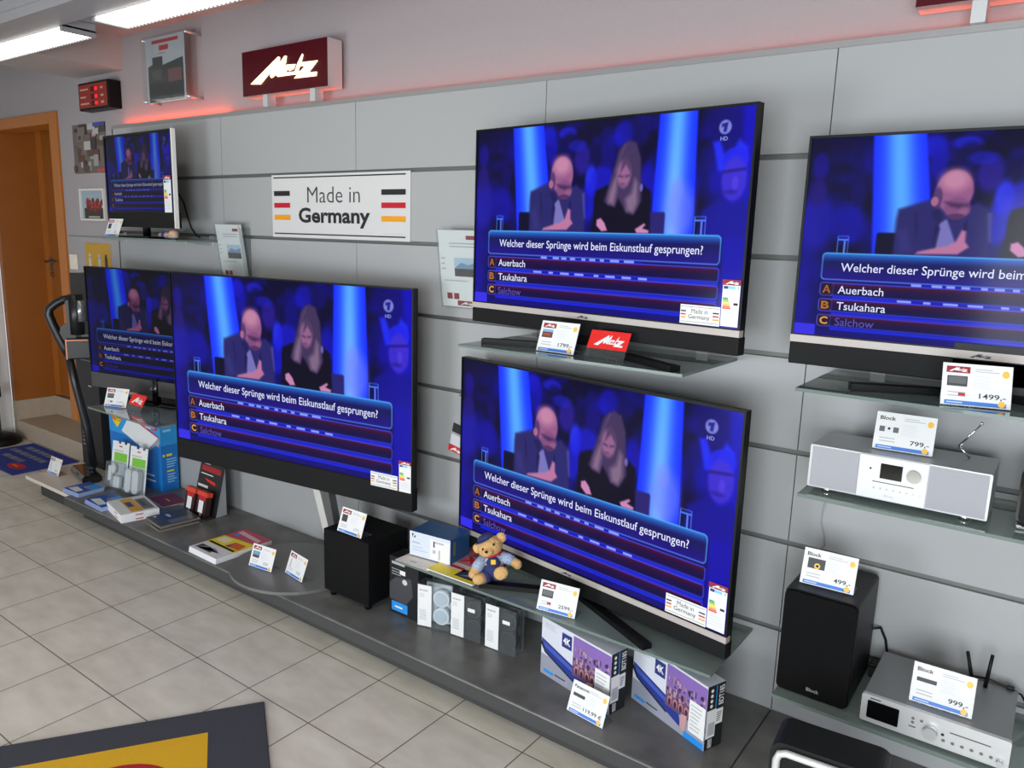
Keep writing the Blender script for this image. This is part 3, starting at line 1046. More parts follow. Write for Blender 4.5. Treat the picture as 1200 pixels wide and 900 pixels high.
def price_card(loc, yaw, label, brand, price, pic, faded=False, w=0.146, h=0.104, tilt=20):
    t = thing('price_card', label, 'price card', loc, radians(yaw), 'price cards in clear stands')
    T = Matrix.Rotation(-radians(tilt), 4, 'X')
    b = MB()
    b.M = T
    b.box(-w / 2, w / 2, 0.0, 0.0015, 0.0006, h, ACRYL)
    b.M = Matrix.Identity(4)
    b.box(-w / 2, w / 2, 0.0, 0.062, 0.0004, 0.0018, ACRYL)
    b.build('acrylic_stand', t)
    b = MB()
    b.M = T
    b.box(-w / 2 + .001, w / 2 - .001, -0.0012, -0.0004, 0.002, h - 0.001, PAPER)
    X = lambda f: -w / 2 + f * w
    Z_ = lambda f: f * h
    y = -0.0016
    ink = GREYT if faded else DGREYT
    b.rect(X(.06), X(.93), Z_(.04), Z_(.13), y, BLUE)
    b.lines(X(.09), X(.42), Z_(.06), Z_(.11), 1, y - .0003, mat('strip_light_text', (190, 214, 244), .5), .5, 3)
    b.disc(X(.865), Z_(.115), .0075, .0075, y - .0004, BADGE, 12)
    b.disc(X(.90), Z_(.80), .0075, .0085, y, BADGE, 14)
    b.lines(X(.47), X(.82), Z_(.80), Z_(.90), 2, y, GREYT, .35, 8)
    b.lines(X(.45), X(.80), Z_(.42), Z_(.74), 6, y, mat('faint_print', (214, 216, 222), .7), .4, 4)
    if brand == 'logo':
        b.rect(X(.06), X(.40), Z_(.77), Z_(.92), y, DRED)
        b.logo(X(.09), Z_(.795), .28 * w, .11 * h, y - .0003, WHITE)
    elif brand:
        b.text(brand, X(.07), Z_(.79), (.40 if len(brand) > 6 else .26) * w, .10 * h, y, INK, .02)
    if pic == 'sunset':
        b.rect(X(.07), X(.35), Z_(.46), Z_(.72), y, mat('pic_dark_brown', (92, 58, 50), .6))
        b.rect(X(.07), X(.35), Z_(.64), Z_(.72), y - .0003, mat('pic_sky', (120, 170, 210), .6))
        b.rect(X(.10), X(.30), Z_(.52), Z_(.60), y - .0003, mat('pic_rust', (150, 70, 50), .6))
    elif pic == 'set':
        b.rect(X(.08), X(.37), Z_(.46), Z_(.70), y, mat('pic_dark_grey', (62, 64, 68), .6))
        b.rect(X(.10), X(.35), Z_(.52), Z_(.68), y - .0003, mat('pic_mid_grey', (96, 98, 100), .6))
        b.rect(X(.25), X(.35), Z_(.24), Z_(.32), y, RED)
    elif pic == 'blue':
        b.rect(X(.08), X(.36), Z_(.42), Z_(.70), y, mat('pic_dark_brown', (92, 58, 50), .6))
        b.rect(X(.10), X(.34), Z_(.54), Z_(.69), y - .0003, mat('pic_teal', (90, 160, 190), .6))
    elif pic == 'box':
        b.rect(X(.08), X(.30), Z_(.44), Z_(.72), y, mat('pic_dark_grey', (62, 64, 68), .6))
    elif pic == 'radio':
        for a in (.08, .31):
            b.rect(X(a), X(a + .09), Z_(.48), Z_(.62), y, mat('pic_mid_grey', (96, 98, 100), .6))
        b.rect(X(.17), X(.31), Z_(.48), Z_(.63), y, mat('pic_pale', (220, 222, 224), .6))
        b.rect(X(.22), X(.26), Z_(.54), Z_(.60), y - .0003, INK)
    elif pic == 'speakers':
        b.rect(X(.10), X(.42), Z_(.46), Z_(.74), y, mat('pic_dark_grey', (62, 64, 68), .6))
        b.disc(X(.28), Z_(.54), .008, .008, y - .0003, BADGE)
        b.disc(X(.28), Z_(.54), .004, .004, y - .0006, INK)
    elif pic == 'flat':
        b.rect(X(.08), X(.40), Z_(.54), Z_(.64), y, mat('pic_dark_grey', (62, 64, 68), .6))
    elif pic == 'remote':
        b.rect(X(.14), X(.20), Z_(.34), Z_(.70), y, GREYT)
    b.lines(X(.10), X(.38), Z_(.20), Z_(.36), 2, y, GREYT, .3, 6)
    if price:
        b.text(price, X(.93) - (.064 * len(price)) * w, Z_(.19), .062 * len(price) * w, .14 * h, y, ink, .012)
    else:
        b.lines(X(.58), X(.86), Z_(.20), Z_(.34), 2, y, GREYT, .6, 9)
    b.build('card', t)
    return t


price_card((-0.684, -0.366, 1.3005), -1.2, 'price card reading 1799 under the upper middle television', 'logo', '1799,-', 'sunset')
price_card((0.484, -0.355, 1.3005), 14, 'price card reading 1499 on the upper right glass shelf', 'logo', '1499,-', 'set')
price_card((0.323, -0.218, 1.1315), 3.3, 'price card reading 799 on top of the silver radio', 'Block', '799,-', 'radio')
price_card((0.18, -0.243, 0.7105), 2.8, 'price card reading 499 on top of the black speaker', 'Block', '499,-', 'speakers')
price_card((0.497, -0.282, 0.4855), 2.0, 'price card reading 999 on top of the silver receiver', 'Block', '999,-', 'flat')
price_card((-0.651, -0.345, 0.4005), 7.7, 'price card reading 2599 on the low glass shelf right of the bear', 'logo', '2599,-', 'set')
price_card((-0.461, -0.446, PT), -6.3, 'price card reading 119,99 in front of the purple boxes', 'Panasonic', '119,99 €', 'flat')
price_card((-1.65, -0.372, 0.4355), 0, 'pale price card standing on the black subwoofer', 'logo', '299,-', 'box', True)
price_card((-2.18, -0.429, 0.1512), 6.2, 'price card with blue picture on the round stand base', 'logo', '', 'blue', True)
price_card((-1.993, -0.391, 0.1512), -8.9, 'price card without coloured picture on the round stand base', 'logo', '', 'remote', True)
price_card((-3.455, -0.40, 0.7005), 20, 'price card on the shelf of the dark far left television', 'logo', '1299,-', 'set', True)
price_card((-3.70, -0.235, 1.6005), 0, 'price card under the small white cased television', 'logo', '', 'box', True, w=0.15)
price_card((-4.345, -0.37, 0.1305), 0.6, 'price card alone on the cream board at the far left', 'logo', '', 'remote', True)


def red_sign(loc, yaw, label, w=0.138, tilt=30):
    t = thing('brand_sign', label, 'brand sign', loc, radians(yaw), 'small red brand signs')
    T = Matrix.Rotation(-radians(tilt), 4, 'X')
    b = MB()
    b.M = T
    b.box(-w / 2, w / 2, 0, 0.0015, 0.0006, 0.094, ACRYL)
    b.M = Matrix.Identity(4)
    b.box(-w / 2, w / 2, 0, 0.020, 0.0004, 0.0018, ACRYL)
    b.build('acrylic_stand', t)
    b = MB()
    b.M = T
    b.box(-w / 2, w / 2, -0.0012, -0.0004, 0.032, 0.094, BRIGHTRED)
    b.logo(-w * .37, 0.042, w * .78, 0.040, -0.0016, WHITE)
    b.build('sign_face', t)


red_sign((-0.51, -0.358, 1.3005), 0.3, 'red sign with white lettering beside the 1799 price card')
red_sign((-3.30, -0.385, 0.7005), 0, 'small red sign beside the price card at the far left')

# ------------------------------------------------------------------ wall signs, brochures, pictures
t = thing('wall_sign', 'white plate with black, red and gold bars on the slat wall', 'wall sign', (-2.585, -0.0005, 1.630))
b = MB()
b.box(0, 0.922, -0.004, 0.0, 0, 0.292, mat('sign_plate_white', (206, 205, 204), 0.4))
b.build('plate', t)
b = MB()
b.M = Matrix.Translation((0, -0.0046, 0))
w, h, y, e = 0.922, 0.292, 0.0, 0.0005
for z in (0.050, 0.945):
    b.rect(w * 0.015, w * 0.972, h * z, h * (z + 0.020), y, INK)
for x0, x1 in ((.018, .148), (.815, .972)):
    for z, m in ((.665, INK), (.475, mat('sign_red', (186, 14, 38), .5)), (.280, mat('sign_gold', (226, 152, 6), .5))):
        b.rect(w * x0, w * x1, h * z, h * (z + .080), y, m)
b.text('Made in', w * .285, h * .555, w * .385, h * .245, y, DGREYT, -0.006)
b.text('Germany', w * .215, h * .17, w * .525, h * .31, y, INK, 0.03)
b.text('Made by Metz', w * .83, h * .085, w * .13, h * .022, y, GREYT)
b.build('lettering', t)


def brochures(x, z, w, h, label, depth=0.075, rz=0.0):
    t = thing('brochure_holder', label, 'brochure holder', (x, -0.001, z), rz, 'brochure holders on the slat wall')
    b = MB()
    b.prism([(0, 0), (-depth * .45, 0), (-depth, h), (-depth + .003, h), (-depth * .45 + .003, .003), (0, .003)], 'x', 0, w, ACRYL)
    for xx in (0, w - .002):
        b.prism([(0, 0), (-depth * .45, 0), (-depth, h * .98), (0, h * .75)], 'x', xx, xx + .002, ACRYL)
    b.box(0, w, -.003, 0, 0, h * .95, ACRYL)
    b.build('holder', t)
    a = math.atan2(depth * .55, h)
    b = MB()
    b.M = Matrix.Translation((0, -depth * .45 + .004, .004)) @ Matrix.Rotation(a, 4, 'X')
    b.box(.004, w - .004, .001, .018, 0, h * .985, PAPER)
    y = .0006
    b.rect(w * .38, w * .93, h * .40, h * .64, y, mat('brochure_photo_sky', (176, 196, 214), .5))
    b.rect(w * .38, w * .93, h * .40, h * .50, y - .0003, mat('brochure_photo_dark', (66, 62, 60), .5))
    b.poly([(w * .38, h * .50), (w * .55, h * .58), (w * .72, h * .55), (w * .93, h * .59), (w * .93, h * .50)], y - .0003, mat('brochure_photo_blue', (118, 146, 180), .5))
    b.lines(w * .28, w * .90, h * .76, h * .84, 2, y, GREYT, .4, 2)
    b.lines(w * .06, w * .2, h * .46, h * .66, 3, y, GREYT, .3, 4)
    b.rect(w * .70, w * .93, h * .87, h * .92, y, DRED)
    b.rect(w * .15, w * .28, h * .10, h * .18, y, DRED)
    b.rect(w * .32, w * .45, h * .10, h * .18, y, DRED)
    b.rect(w * .40, w * .85, h * .02, h * .085, y, DRED)
    b.logo(w * .46, h * .03, w * .33, h * .045, y - .0003, WHITE)
    b.rect(w * .12, w * .70, h * .335, h * .35, y, GREYT)
    b.build('brochure', t)
    return t


brochures(-2.975, 1.395, 0.205, 0.29, 'clear brochure holder on the wall left of the white slogan plate')
brochures(-1.455, 1.375, 0.21, 0.31, 'clear brochure holder partly hidden by the upper middle television')
t = thing('leaflet', 'tilted grey leaflet showing behind the left edge of the television with the bear', 'leaflet', (-1.415, -0.016, 0.775))
t.rotation_euler = (0, radians(11.6), 0)
b = MB()
b.box(0, .13, -.012, 0, 0, .245, mat('leaflet_grey', (150, 152, 154), .5), .002)
b.rect(0, .13, .0, .028, -.0126, RED)
b.logo(.01, .004, .06, .018, -.0129, WHITE)
b.rect(.004, .05, .085, .125, -.0126, INK)
b.rect(.004, .12, .03, .075, -.0126, mat('leaflet_pale', (196, 198, 200), .5))
b.build('sheet', t)

# poster behind acrylic on four stand-offs
t = thing('poster', 'shop poster behind clear acrylic on four stand-offs high on the wall', 'poster', (-3.68, WY - 0.001, 2.325))
b = MB()
b.box(0.0, 0.455, -0.086, -0.082, 0.0, 0.345, ACRYL)
b.build('acrylic_sheet', t)
b = MB()
b.box(0.035, 0.41, -0.080, -0.0785, 0.0, 0.335, mat('poster_paper', (188, 192, 198), .6))
y = -0.0805
b.rect(.055, .395, .005, .185, y, mat('poster_photo_dark', (30, 32, 32), .5))
b.poly([(.055, .10), (.055, .19), (.10, .20), (.10, .235), (.20, .235), (.20, .19), (.395, .215), (.395, .12)], y - .0004, mat('poster_photo_building', (54, 55, 54), .5))
b.rect(.25, .38, .10, .165, y - .0008, mat('poster_photo_wall', (120, 74, 76), .5))
b.rect(.05 + .04, .19, .12, .17, y - .0008, mat('poster_photo_grey', (74, 78, 74), .5))
b.lines(.10, .36, .30, .322, 1, y, RED, .8, 2)
b.rect(.17, .26, .265, .290, y, RED)
b.lines(.16, .27, .245, .255, 1, y, RED, .3, 1)
b.build('poster_print', t)
for px, pz in ((.02, .33), (.435, .33), (.02, .012), (.435, .012)):
    MB().cyl((px, -0.095, pz), (px, 0.0, pz), 0.008, SILVER, 12).build('standoff', t)

# red led notice box
t = thing('led_display', 'small black box with red display on the wall by the ceiling beam', 'led display', (-4.44, WY - 0.001, 2.342), radians(0))
b = MB()
b.box(0, 0.365, -0.075, 0, 0, 0.158, BLACK, 0.004)
b.build('housing', t)
b = MB()
y = -0.0758
b.rect(.012, .345, .012, .146, y, mat('led_face', (132, 40, 30), .5, emit=.10))
for i, z in enumerate((.105, .062, .024)):
    b.lines(.025, .13, z, z + .026, 1, y - .0005, mat('led_white_text', (190, 150, 140), .5), .35, i)
    b.rect(.155, .24, z - .004, z + .026, y - .0005, mat('led_dark_cell', (52, 18, 16), .5))
    b.rect(.20, .236, z, z + .022, y - .001, mat('led_lit', (235, 20, 40), .5, emit=.8))
    b.lines(.27, .31, z, z + .024, 1, y - .0005, mat('led_white_text'), .5, i + 4)
b.build('display', t)


def picture(x, z, w, h, label, kind, framed=False):
    t = thing('picture', label, 'picture', (x, WY - 0.001, z), 0, 'pictures on the wall beside the door')
    rgd = random.Random(hash(kind) % 100 if False else len(kind) * 7)
    b = MB()
    y = -0.0035
    b.box(0, w, -0.003, 0, 0, h, mat('picture_backing', (188, 182, 180), .6))
    if kind == 'collage':
        b.rect(0, w, 0, h, y, mat('collage_ground', (104, 96, 90), .6))
        cs = [(70, 62, 60), (150, 146, 146), (120, 106, 98), (86, 70, 60), (176, 172, 170), (60, 54, 52), (98, 60, 54)]
        for i in range(34):
            px, pz = rgd.uniform(0, w * .85), rgd.uniform(0, h * .9)
            b.rect(px, min(w, px + rgd.uniform(.03, .10)), pz, min(h, pz + rgd.uniform(.02, .07)), y - .0002 * (i + 1), mat('collage_%d' % (i % 7), cs[i % 7], .6))
        b.rect(w * .66, w, h * .93, h, y - .008, mat('collage_blue', (60, 74, 150), .6))
        b.rect(w * .72, w * .95, h * .02, h * .08, y - .008, mat('collage_red', (190, 70, 80), .6))
    elif kind == 'flowers':
        b.rect(0, w, 0, h, y, mat('flower_sky', (150, 166, 178), .6))
        b.rect(w * .1, w, 0, h * .38, y - .0003, mat('flower_dark', (58, 50, 42), .6))
        for i in range(26):
            b.disc(w * rgd.uniform(.22, .95), h * rgd.uniform(.34, .66), .018, .018, y - .0006 - i * .0001, mat('flower_red_%d' % (i % 2), ((150, 44, 40), (112, 36, 34))[i % 2], .6), 8)
        b.rect(w * .3, w * .8, h * .03, h * .09, y - .004, mat('flower_label', (170, 164, 156), .6))
    else:
        b.rect(0, w, 0, h, y, mat('ochre_ground', (186, 144, 44), .6))
        b.rect(0, w, 0, h * .18, y - .0003, mat('ochre_blue', (78, 84, 120), .6))
        for px, c in ((.12, (190, 186, 176)), (.5, (180, 178, 176)), (.76, (62, 50, 44))):
            b.rect(w * px, w * (px + .11), h * .12, h * .58, y - .0006, mat('ochre_fig_%d' % int(px * 100), c, .6))
            b.disc(w * (px + .055), h * .62, .014, .016, y - .0006, mat('ochre_fig_%d' % int(px * 100), c, .6), 10)
    b.build('print', t)
    if framed:
        b = MB()
        fm_ = mat('white_picture_frame', (214, 210, 204), .5)
        b.box(-.012, 0, -.014, 0, -.012, h + .012, fm_)
        b.box(w, w + .012, -.014, 0, -.012, h + .012, fm_)
        b.box(0, w, -.014, 0, h, h + .012, fm_)
        b.box(0, w, -.014, 0, -.012, 0, fm_)
        b.build('frame', t)


picture(-4.705, 1.982, 0.425, 0.30, 'unframed picture collage on the wall, topmost beside the door', 'collage')
picture(-4.645, 1.700, 0.29, 0.175, 'white framed picture of red flowers beside the small television', 'flowers', True)
picture(-4.645, 1.33, 0.325, 0.215, 'yellow ochre picture under the high glass shelf', 'ochre')
t = thing('light_switch', 'cream light switch beside the wooden door frame', 'light switch', (-4.86, WY - 0.001, 1.365))
MB().box(0, .10, -.010, 0, 0, .10, mat('switch_cream', (226, 218, 200), .4), .003).build('switch_plate', t)
MB().box(.02, .08, -.014, -.009, .02, .08, mat('switch_cream'), .002).build('rocker', t)

# ------------------------------------------------------------------ speakers, receiver, radio
t = thing('subwoofer', 'black cube subwoofer standing on the platform', 'subwoofer', (-1.655, -0.275, PT))
MB().box(-.135, .135, -.112, .118, .026, .298, mat('subwoofer_black', (6, 6, 7), .7, spec=.2), .003).build('cabinet', t)
for sx in (-1, 1):
    for sy in (-1, 1):
        MB().cyl((sx * .105, sy * .085, 0.0005), (sx * .105, sy * .085, .027), .014, BLACK, 14, .017).build('foot', t)

t = thing('speaker', 'tall black bookshelf speaker on the lowest glass shelf', 'speaker', (0.183, -0.172, 0.4005))
MB().rbox(-.098, .098, -.118, .135, 0.0, .309, .012, mat('speaker_black_vinyl', (14, 14, 16), .45, spec=.35), 'y').build('cabinet', t)
b = MB()
b.rbox(-.096, .096, -.134, -.117, .004, .305, .014, mat('speaker_cloth', (9, 9, 10), .95, spec=.2, bump=.3, nscale=500), 'y')
b.text('Block', -.012, .022, .034, .011, -.1346, mat('grille_badge', (150, 150, 150), .4), .02)
b.build('grille', t)
b = MB()
b.tube([(0.275, -0.035, 0.535), (0.298, -0.012, 0.536), (0.315, -0.008, 0.50), (0.325, -0.012, 0.455), (0.36, -0.02, 0.41)], .004, BLACK)
tag(b.build('speaker_cable'), 'black cable curving out behind the tall black speaker', 'cable')
b = MB()
b.box(0.288, 0.325, -0.075, -0.03, 0.4005, 0.445, BLACK, .004)
b.box(0.292, 0.32, -0.079, -0.075, 0.408, 0.436, DARK)
tag(b.build('power_adapter'), 'small black adapter between the tall speaker and the receiver', 'adapter')

t = thing('receiver', 'silver CD receiver with two antennas on the lowest glass shelf', 'receiver', (0.49, -0.19, 0.4005))
b = MB()
b.box(-.168, .168, -.125, .140, .010, .084, mat('receiver_grey_case', (150, 151, 152), .45, metal=.55))
for sx in (-.13, .13):
    for sy in (-.1, .11):
        b.cyl((sx, sy, 0), (sx, sy, .011), .014, BLACK, 12)
b.build('case', t)
b = MB()
b.rbox(-.171, .171, -.137, -.124, .008, .086, .006, mat('receiver_front_silver', (214, 215, 216), .35, metal=.45), 'y')
y = -.1376
b.lines(-.150, -.11, .076, .080, 1, y, DGREYT, .8)
b.rect(-.010 + .05, .13, .056, .0585, y, INK)
for i in range(6):
    b.disc(.028 + i * .021, .030, .0045, .0045, y, mat('button_grey', (120, 120, 122), .4, metal=.4), 10)
for px, pz in ((-.045, .062), (-.045, .051), (-.025, .062)):
    b.disc(px, pz, .004, .004, y, mat('button_grey'), 10)
b.rect(-.053, -.037, .037, .040, y, DGREYT)
b.disc(.025, .045, .004, .004, y, INK, 12)
fp = b.build('front_panel', t)
b = MB()
b.rbox(-.155, -.078, -.1395, -.136, .022, .072, .003, GLOSSB, 'y')
b.build('display', fp)
MB().cyl((-.002, -.137, .042), (-.002, -.155, .042), .0165, SILVER, 28).build('volume_knob', fp)
MB().cyl((.152, -.137, .026), (.152, -.150, .026), .0075, SILVER, 20).build('power_knob', fp)
for p0, p1 in (((.062, .110, .084), (.040, .110, .172)), ((.092, .110, .084), (.098, .110, .182))):
    MB().tube([p0, p1], [.0055, .0045], BLACK, 10).build('antenna', t)
b = MB()
b.tube([(0.545, -0.048, 0.49), (0.585, -0.045, 0.495), (0.635, -0.05, 0.488), (0.665, -0.04, 0.475), (0.69, -0.045, 0.44), (0.70, -0.05, 0.41)], .003, BLACK)
for i in range(4):
    b.tube([(0.672 + i * .004, -0.05, .47 - i * .012), (0.70, -0.075 - i * .006, .45), (0.715, -0.06, .42 + i * .006), (0.69, -0.04, .408)], .003, BLACK)
b.box(0.63, 0.648, -0.058, -0.044, 0.4855, 0.4945, BLACK, .002)
tag(b.build('cable_bundle'), 'tangled black cables behind the right side of the receiver', 'cable')

t = thing('radio', 'wide silver radio with speaker grilles on the middle glass shelf', 'radio', (0.324, -0.19, 1.0005))
b = MB()
b.rbox(-.214, .214, -.095, .092, .012, .130, .004, mat('radio_silver_case', (186, 187, 189), .4, metal=.5), 'y')
b.build('case', t)
for x0, x1 in ((-.208, -.088), (.078, .208)):
    MB().box(x0, x1, -.0965, -.0945, .016, .126, mat('radio_grille_cloth', (158, 158, 164), .85, noise=.06, nscale=700)).build('grille', t)
b = MB()
b.box(-.086, .076, -.100, -.0945, .014, .128, mat('radio_front_silver', (204, 205, 206), .4, metal=.3))
y = -.1006
b.rect(-.05, .048, .060, .062, y, INK)
for i in range(8):
    b.disc(-.045 + i * .0155, .044, .003, .003, y, CHROME, 10)
b.disc(-.058, .094, .003, .003, y, DGREYT, 10)
b.text('Block', -.018, .024, .022, .006, y, GREYT)
fp = b.build('front_panel', t)
MB().box(-.034, .018, -.1015, -.0995, .072, .112, GLOSSB).build('display', fp)
MB().cyl((.046, -.100, .092), (.046, -.112, .092), .0165, CHROME, 28).build('tuning_knob', fp)
for sx in (-.165, .165):
    MB().cyl((sx, -.07, 0), (sx, -.07, .0125), .014, CHROME, 18).build('foot', t)
b = MB()
b.tube([(.150, .04, .131), (.122, .035, .160)], .0028, CHROME, 8)
b.tube([(.122, .035, .160), (.166, .03, .226)], [.003, .002], CHROME, 8)
b.ell((.166, .03, .228), (.004, .004, .004), CHROME)
b.build('antenna', t)
b = MB()
b.tube([(0.115, -0.13, 0.985), (0.108, -0.02, 0.93), (0.095, -0.006, 0.86), (0.092, -0.006, 0.82), (0.105, -0.006, 0.78), (0.108, -0.006, 0.745), (0.09, -0.006, 0.725)], .0016, mat('cable_grey', (168, 172, 176), .5))
tag(b.build('thin_cable'), 'thin pale cable hanging from the radio shelf down the wall', 'cable')

t = thing('portable_speaker', 'glossy black portable speaker at the right edge on the radio shelf', 'speaker', (0.665, -0.20, 1.0005))
MB().rbox(-.072, .072, -.06, .07, .010, .158, .022, GLOSSB, 'y').build('case', t)
MB().rbox(-.066, .066, -.063, -.058, .020, .110, .012, BLACKM, 'y').build('grille', t)
MB().box(-.070, .070, -.055, .06, 0.0, .0105, CHROME, .003).build('base', t)

t = thing('party_speaker', 'black box speaker with silver frame in front of the platform', 'speaker', (0.335, -0.675, 0.0), radians(5))
MB().rbox(-.135, .115, -.062, .052, 0.0, .53, .03, mat('party_speaker_black', (8, 8, 9), .5, spec=.35), 'y').build('cabinet', t)
b = MB()
FRM = mat('party_frame_silver', (214, 214, 212), 0.35, metal=0.4)
b.tube([(-.118, -.070, .05), (-.118, -.070, .490), (-.112, -.070, .506), (-.098, -.070, .512), (.08, -.070, .512), (.094, -.070, .506), (.10, -.070, .490), (.10, -.070, .05)], .009, FRM, 10)
b.box(-.118, .10, -.079, -.062, .05, .062, FRM)
b.build('silver_frame', t)
MB().box(-.108, .09, -.067, -.0615, .064, .502, BLACKM).build('grille', t)

# ------------------------------------------------------------------ boxed goods under the low shelf
PURP = mat('box_sky_purple', (130, 100, 170), .4)


def player_box(loc, yaw, label):
    t = thing('player_box', label, 'product box', loc, radians(yaw), 'purple picture product boxes')
    w, d, h = 0.327, 0.076, 0.214
    b = MB()
    b.box(0, w, 0, d, 0, h, mat('box_white_carton', (210, 212, 222), .4))
    y = -.0006
    b.rect(0, w, 0, h * .36, y, mat('box_grey_print', (150, 152, 166), .4))
    b.poly([(0, h * .64), (w * .55, h * .42), (w * .66, h * .33), (w * .70, h * .10), (w * .62, h * .14), (w * .2, h * .34), (w * .04, h * .44)], y - .0003, mat('box_player_blue', (44, 58, 136), .3))
    b.poly([(w * .02, h * .60), (w * .50, h * .40), (w * .50, h * .33), (w * .06, h * .50)], y - .0006, mat('box_player_light', (72, 92, 176), .3))
    b.poly([(0, h * .60), (w * .08, h * .42), (w * .5, h * .2), (w * .5, h * .17), (w * .06, h * .40), (0, h * .52)], y - .0006, INK)
    b.rect(w * .48, w, h * .30, h * .97, y - .0009, PURP)
    b.rect(w * .48, w, h * .30, h * .62, y - .0012, mat('box_city_mauve', (104, 74, 112), .4))
    rg = random.Random(5)
    for i in range(70):
        px, pz = w * rg.uniform(.485, .955), h * rg.uniform(.44, .76)
        b.rect(px, px + w * rg.uniform(.010, .032), pz, pz + h * rg.uniform(.03, .10), y - .0014 - i * .00001, mat('box_city_%d' % (i % 4), ((58, 42, 74), (150, 118, 150), (74, 52, 88), (176, 140, 160))[i % 4], .4))
    for i in range(4):
        px = w * (.51 + i * .075)
        b.disc(px + w * .03, h * .42, w * .030, h * .075, y - .0024, mat('box_bridge_orange', (184, 122, 112), .4), 16)
        b.disc(px + w * .03, h * .40, w * .019, h * .055, y - .0026, mat('box_city_0'), 16)
    b.poly([(w * .70, h * .34), (w * .78, h * .36), (w * .76, h * .10), (w * .69, h * .12)], y - .0028, mat('box_river_light', (196, 150, 150), .4))
    b.rect(w * .31, w * .455, h * .68, h * .92, y - .0003, NAVYP)
    b.text('4K', w * .33, h * .74, w * .105, h * .12, y - .0008, WHITE, .03)
    b.rect(w * .80, w * 1.0, h * .16, h * .66, y - .003, PAPER)
    b.lines(w * .82, w * .97, h * .2, h * .62, 7, y - .0033, GREYT, .3, 6)
    b.rect(w * .05, w * .20, h * .06, h * .11, y - .0003, CYAN)
    b.rect(w * .74, w * .99, 0, h * .10, y - .0003, CYAN)
    b.lines(w * .05, w * .26, h * .84, h * .94, 3, y, GREYT, .3, 7)
    b.lines(w * .22, w * .44, h * .08, h * .13, 1, y - .0003, DGREYT, .5, 7)
    # end panel, seen from +x
    b.M = Matrix.Translation((w + .0006, 0, 0)) @ Matrix.Rotation(pi / 2, 4, 'Z')
    b.rect(0, d, 0, h, 0.0, INK)
    b.rect(.002, d * .55, h * .18, h * .62, -.0004, PAPER)
    b.rect(d * .55, d * .95, h * .36, h * .60, -.0004, PAPER)
    b.rect(d * .14, d * .5, h * .22, h * .42, -.0008, GREYT)
    b.lines(d * .60, d * .9, h * .4, h * .56, 5, -.0008, DGREYT, .4, 6)
    b.rect(d * .48, d * .53, h * .62, h * .98, -.0004, CYAN)
    for i in range(4):
        b.disc(d * .25, h * (.68 + .08 * i), .006, .006, -.0004, WHITE, 10)
    for i in range(4):
        b.rect(d * (.2 + i * .06), d * (.23 + i * .06), h * .02, h * .16, -.0004, WHITE)
    b.M = b.M @ Matrix.Translation((d * .94, 0, h * .66)) @ Matrix.Rotation(-pi / 2, 4, 'Y')
    b.text('BDT185', 0, 0, h * .30, d * .28, -.0006, WHITE, .01)
    b.M = Matrix.Identity(4)
    b.build('carton', t)
    return t


player_box((-0.728, -0.304, PT + .0005), -13.0, 'purple disc player box behind the 119,99 price card')
player_box((-0.398, -0.240, PT + .0005), -20.8, 'purple disc player box at the right end, without a price card before it')


def headphone_box(loc, yaw, label, dark, w=0.135, h=0.178):
    t = thing('headphone_box', label, 'headphone package', loc, radians(yaw), 'clear headphone packages under the glass shelf')
    d = .058
    b = MB()
    b.box(0, w, 0, d, 0, h, BLISTER)
    b.build('blister', t)
    b = MB()
    b.box(0, w * .44, -.0022, -.0006, .004, h - .002, PAPER)
    b.text('SONY', w * .06, h * .85, w * .28, h * .035, -.0027, DGREYT, .01)
    b.lines(w * .06, w * .26, h * .70, h * .80, 3, -.0027, GREYT, .3, 3)
    b.lines(w * .06, w * .30, h * .16, h * .42, 6, -.0027, GREYT, .35, 5)
    b.build('card', t)
    b = MB()
    m = mat('headphone_black', (30, 31, 34), .5) if dark else mat('headphone_pale', (226, 230, 234), .5)
    m2 = mat('headphone_pad_dark', (18, 18, 20), .8) if dark else mat('headphone_pad_pale', (196, 206, 214), .7)
    for z in (.052, .126):
        b.cyl((w * .72, .006, z), (w * .72, .038, z), .034, m, 28)
        b.cyl((w * .72, .003, z), (w * .72, .010, z), .027, m2, 28)
    b.box(w * .12, w * .97, .039, .050, .006, h - .006, m, .006)
    b.build('headphones', t)
    if dark:
        b = MB()
        b.rect(w * .56, w * .80, h * .66, h * .74, -.001, PAPER)
        b.build('price_sticker', t)


headphone_box((-1.296, -0.334, PT + .0005), 16, 'headphone package with pale grey headphones under the glass shelf', False)
headphone_box((-1.148, -0.305, PT + .0005), 6, 'dark headphone package next to the pale grey one', True)
headphone_box((-0.989, -0.292, PT + .0005), 3, 'dark headphone package nearest the purple boxes', True)
t = thing('headphone_carton', 'black carton with blue label beside the subwoofer', 'product box', (-1.468, -0.318, PT + .0005), radians(0), )
b = MB()
b.box(0, .158, 0, .085, 0, .245, mat('black_carton', (30, 30, 33), .35))
y = -.0006
b.rect(.012, .10, .012, .052, y, CYAN)
b.lines(.03, .09, .024, .038, 1, y - .0003, WHITE, .5, 3)
b.poly([(.0, .06), (.09, .05), (.13, .10), (.12, .17), (.04, .16), (.0, .13)], y, mat('carton_grey_picture', (66, 66, 70), .4))
b.lines(.012, .085, .205, .232, 1, y, mat('carton_grey_text', (170, 170, 174), .5), .4, 2)
b.lines(.012, .075, .165, .198, 3, y, mat('carton_grey_text'), .25, 6)
b.rect(.058, .088, .176, .194, y - .0005, PAPER)
b.disc(.085, .148, .014, .012, y - .0005, mat('carton_white_dot', (200, 200, 200), .5), 9)
b.build('carton', t)
t = thing('headphone_carton', 'small blue and white product box on the glass shelf left of the magazine', 'product box', (-1.372, -0.302, 0.4060), radians(6))
b = MB()
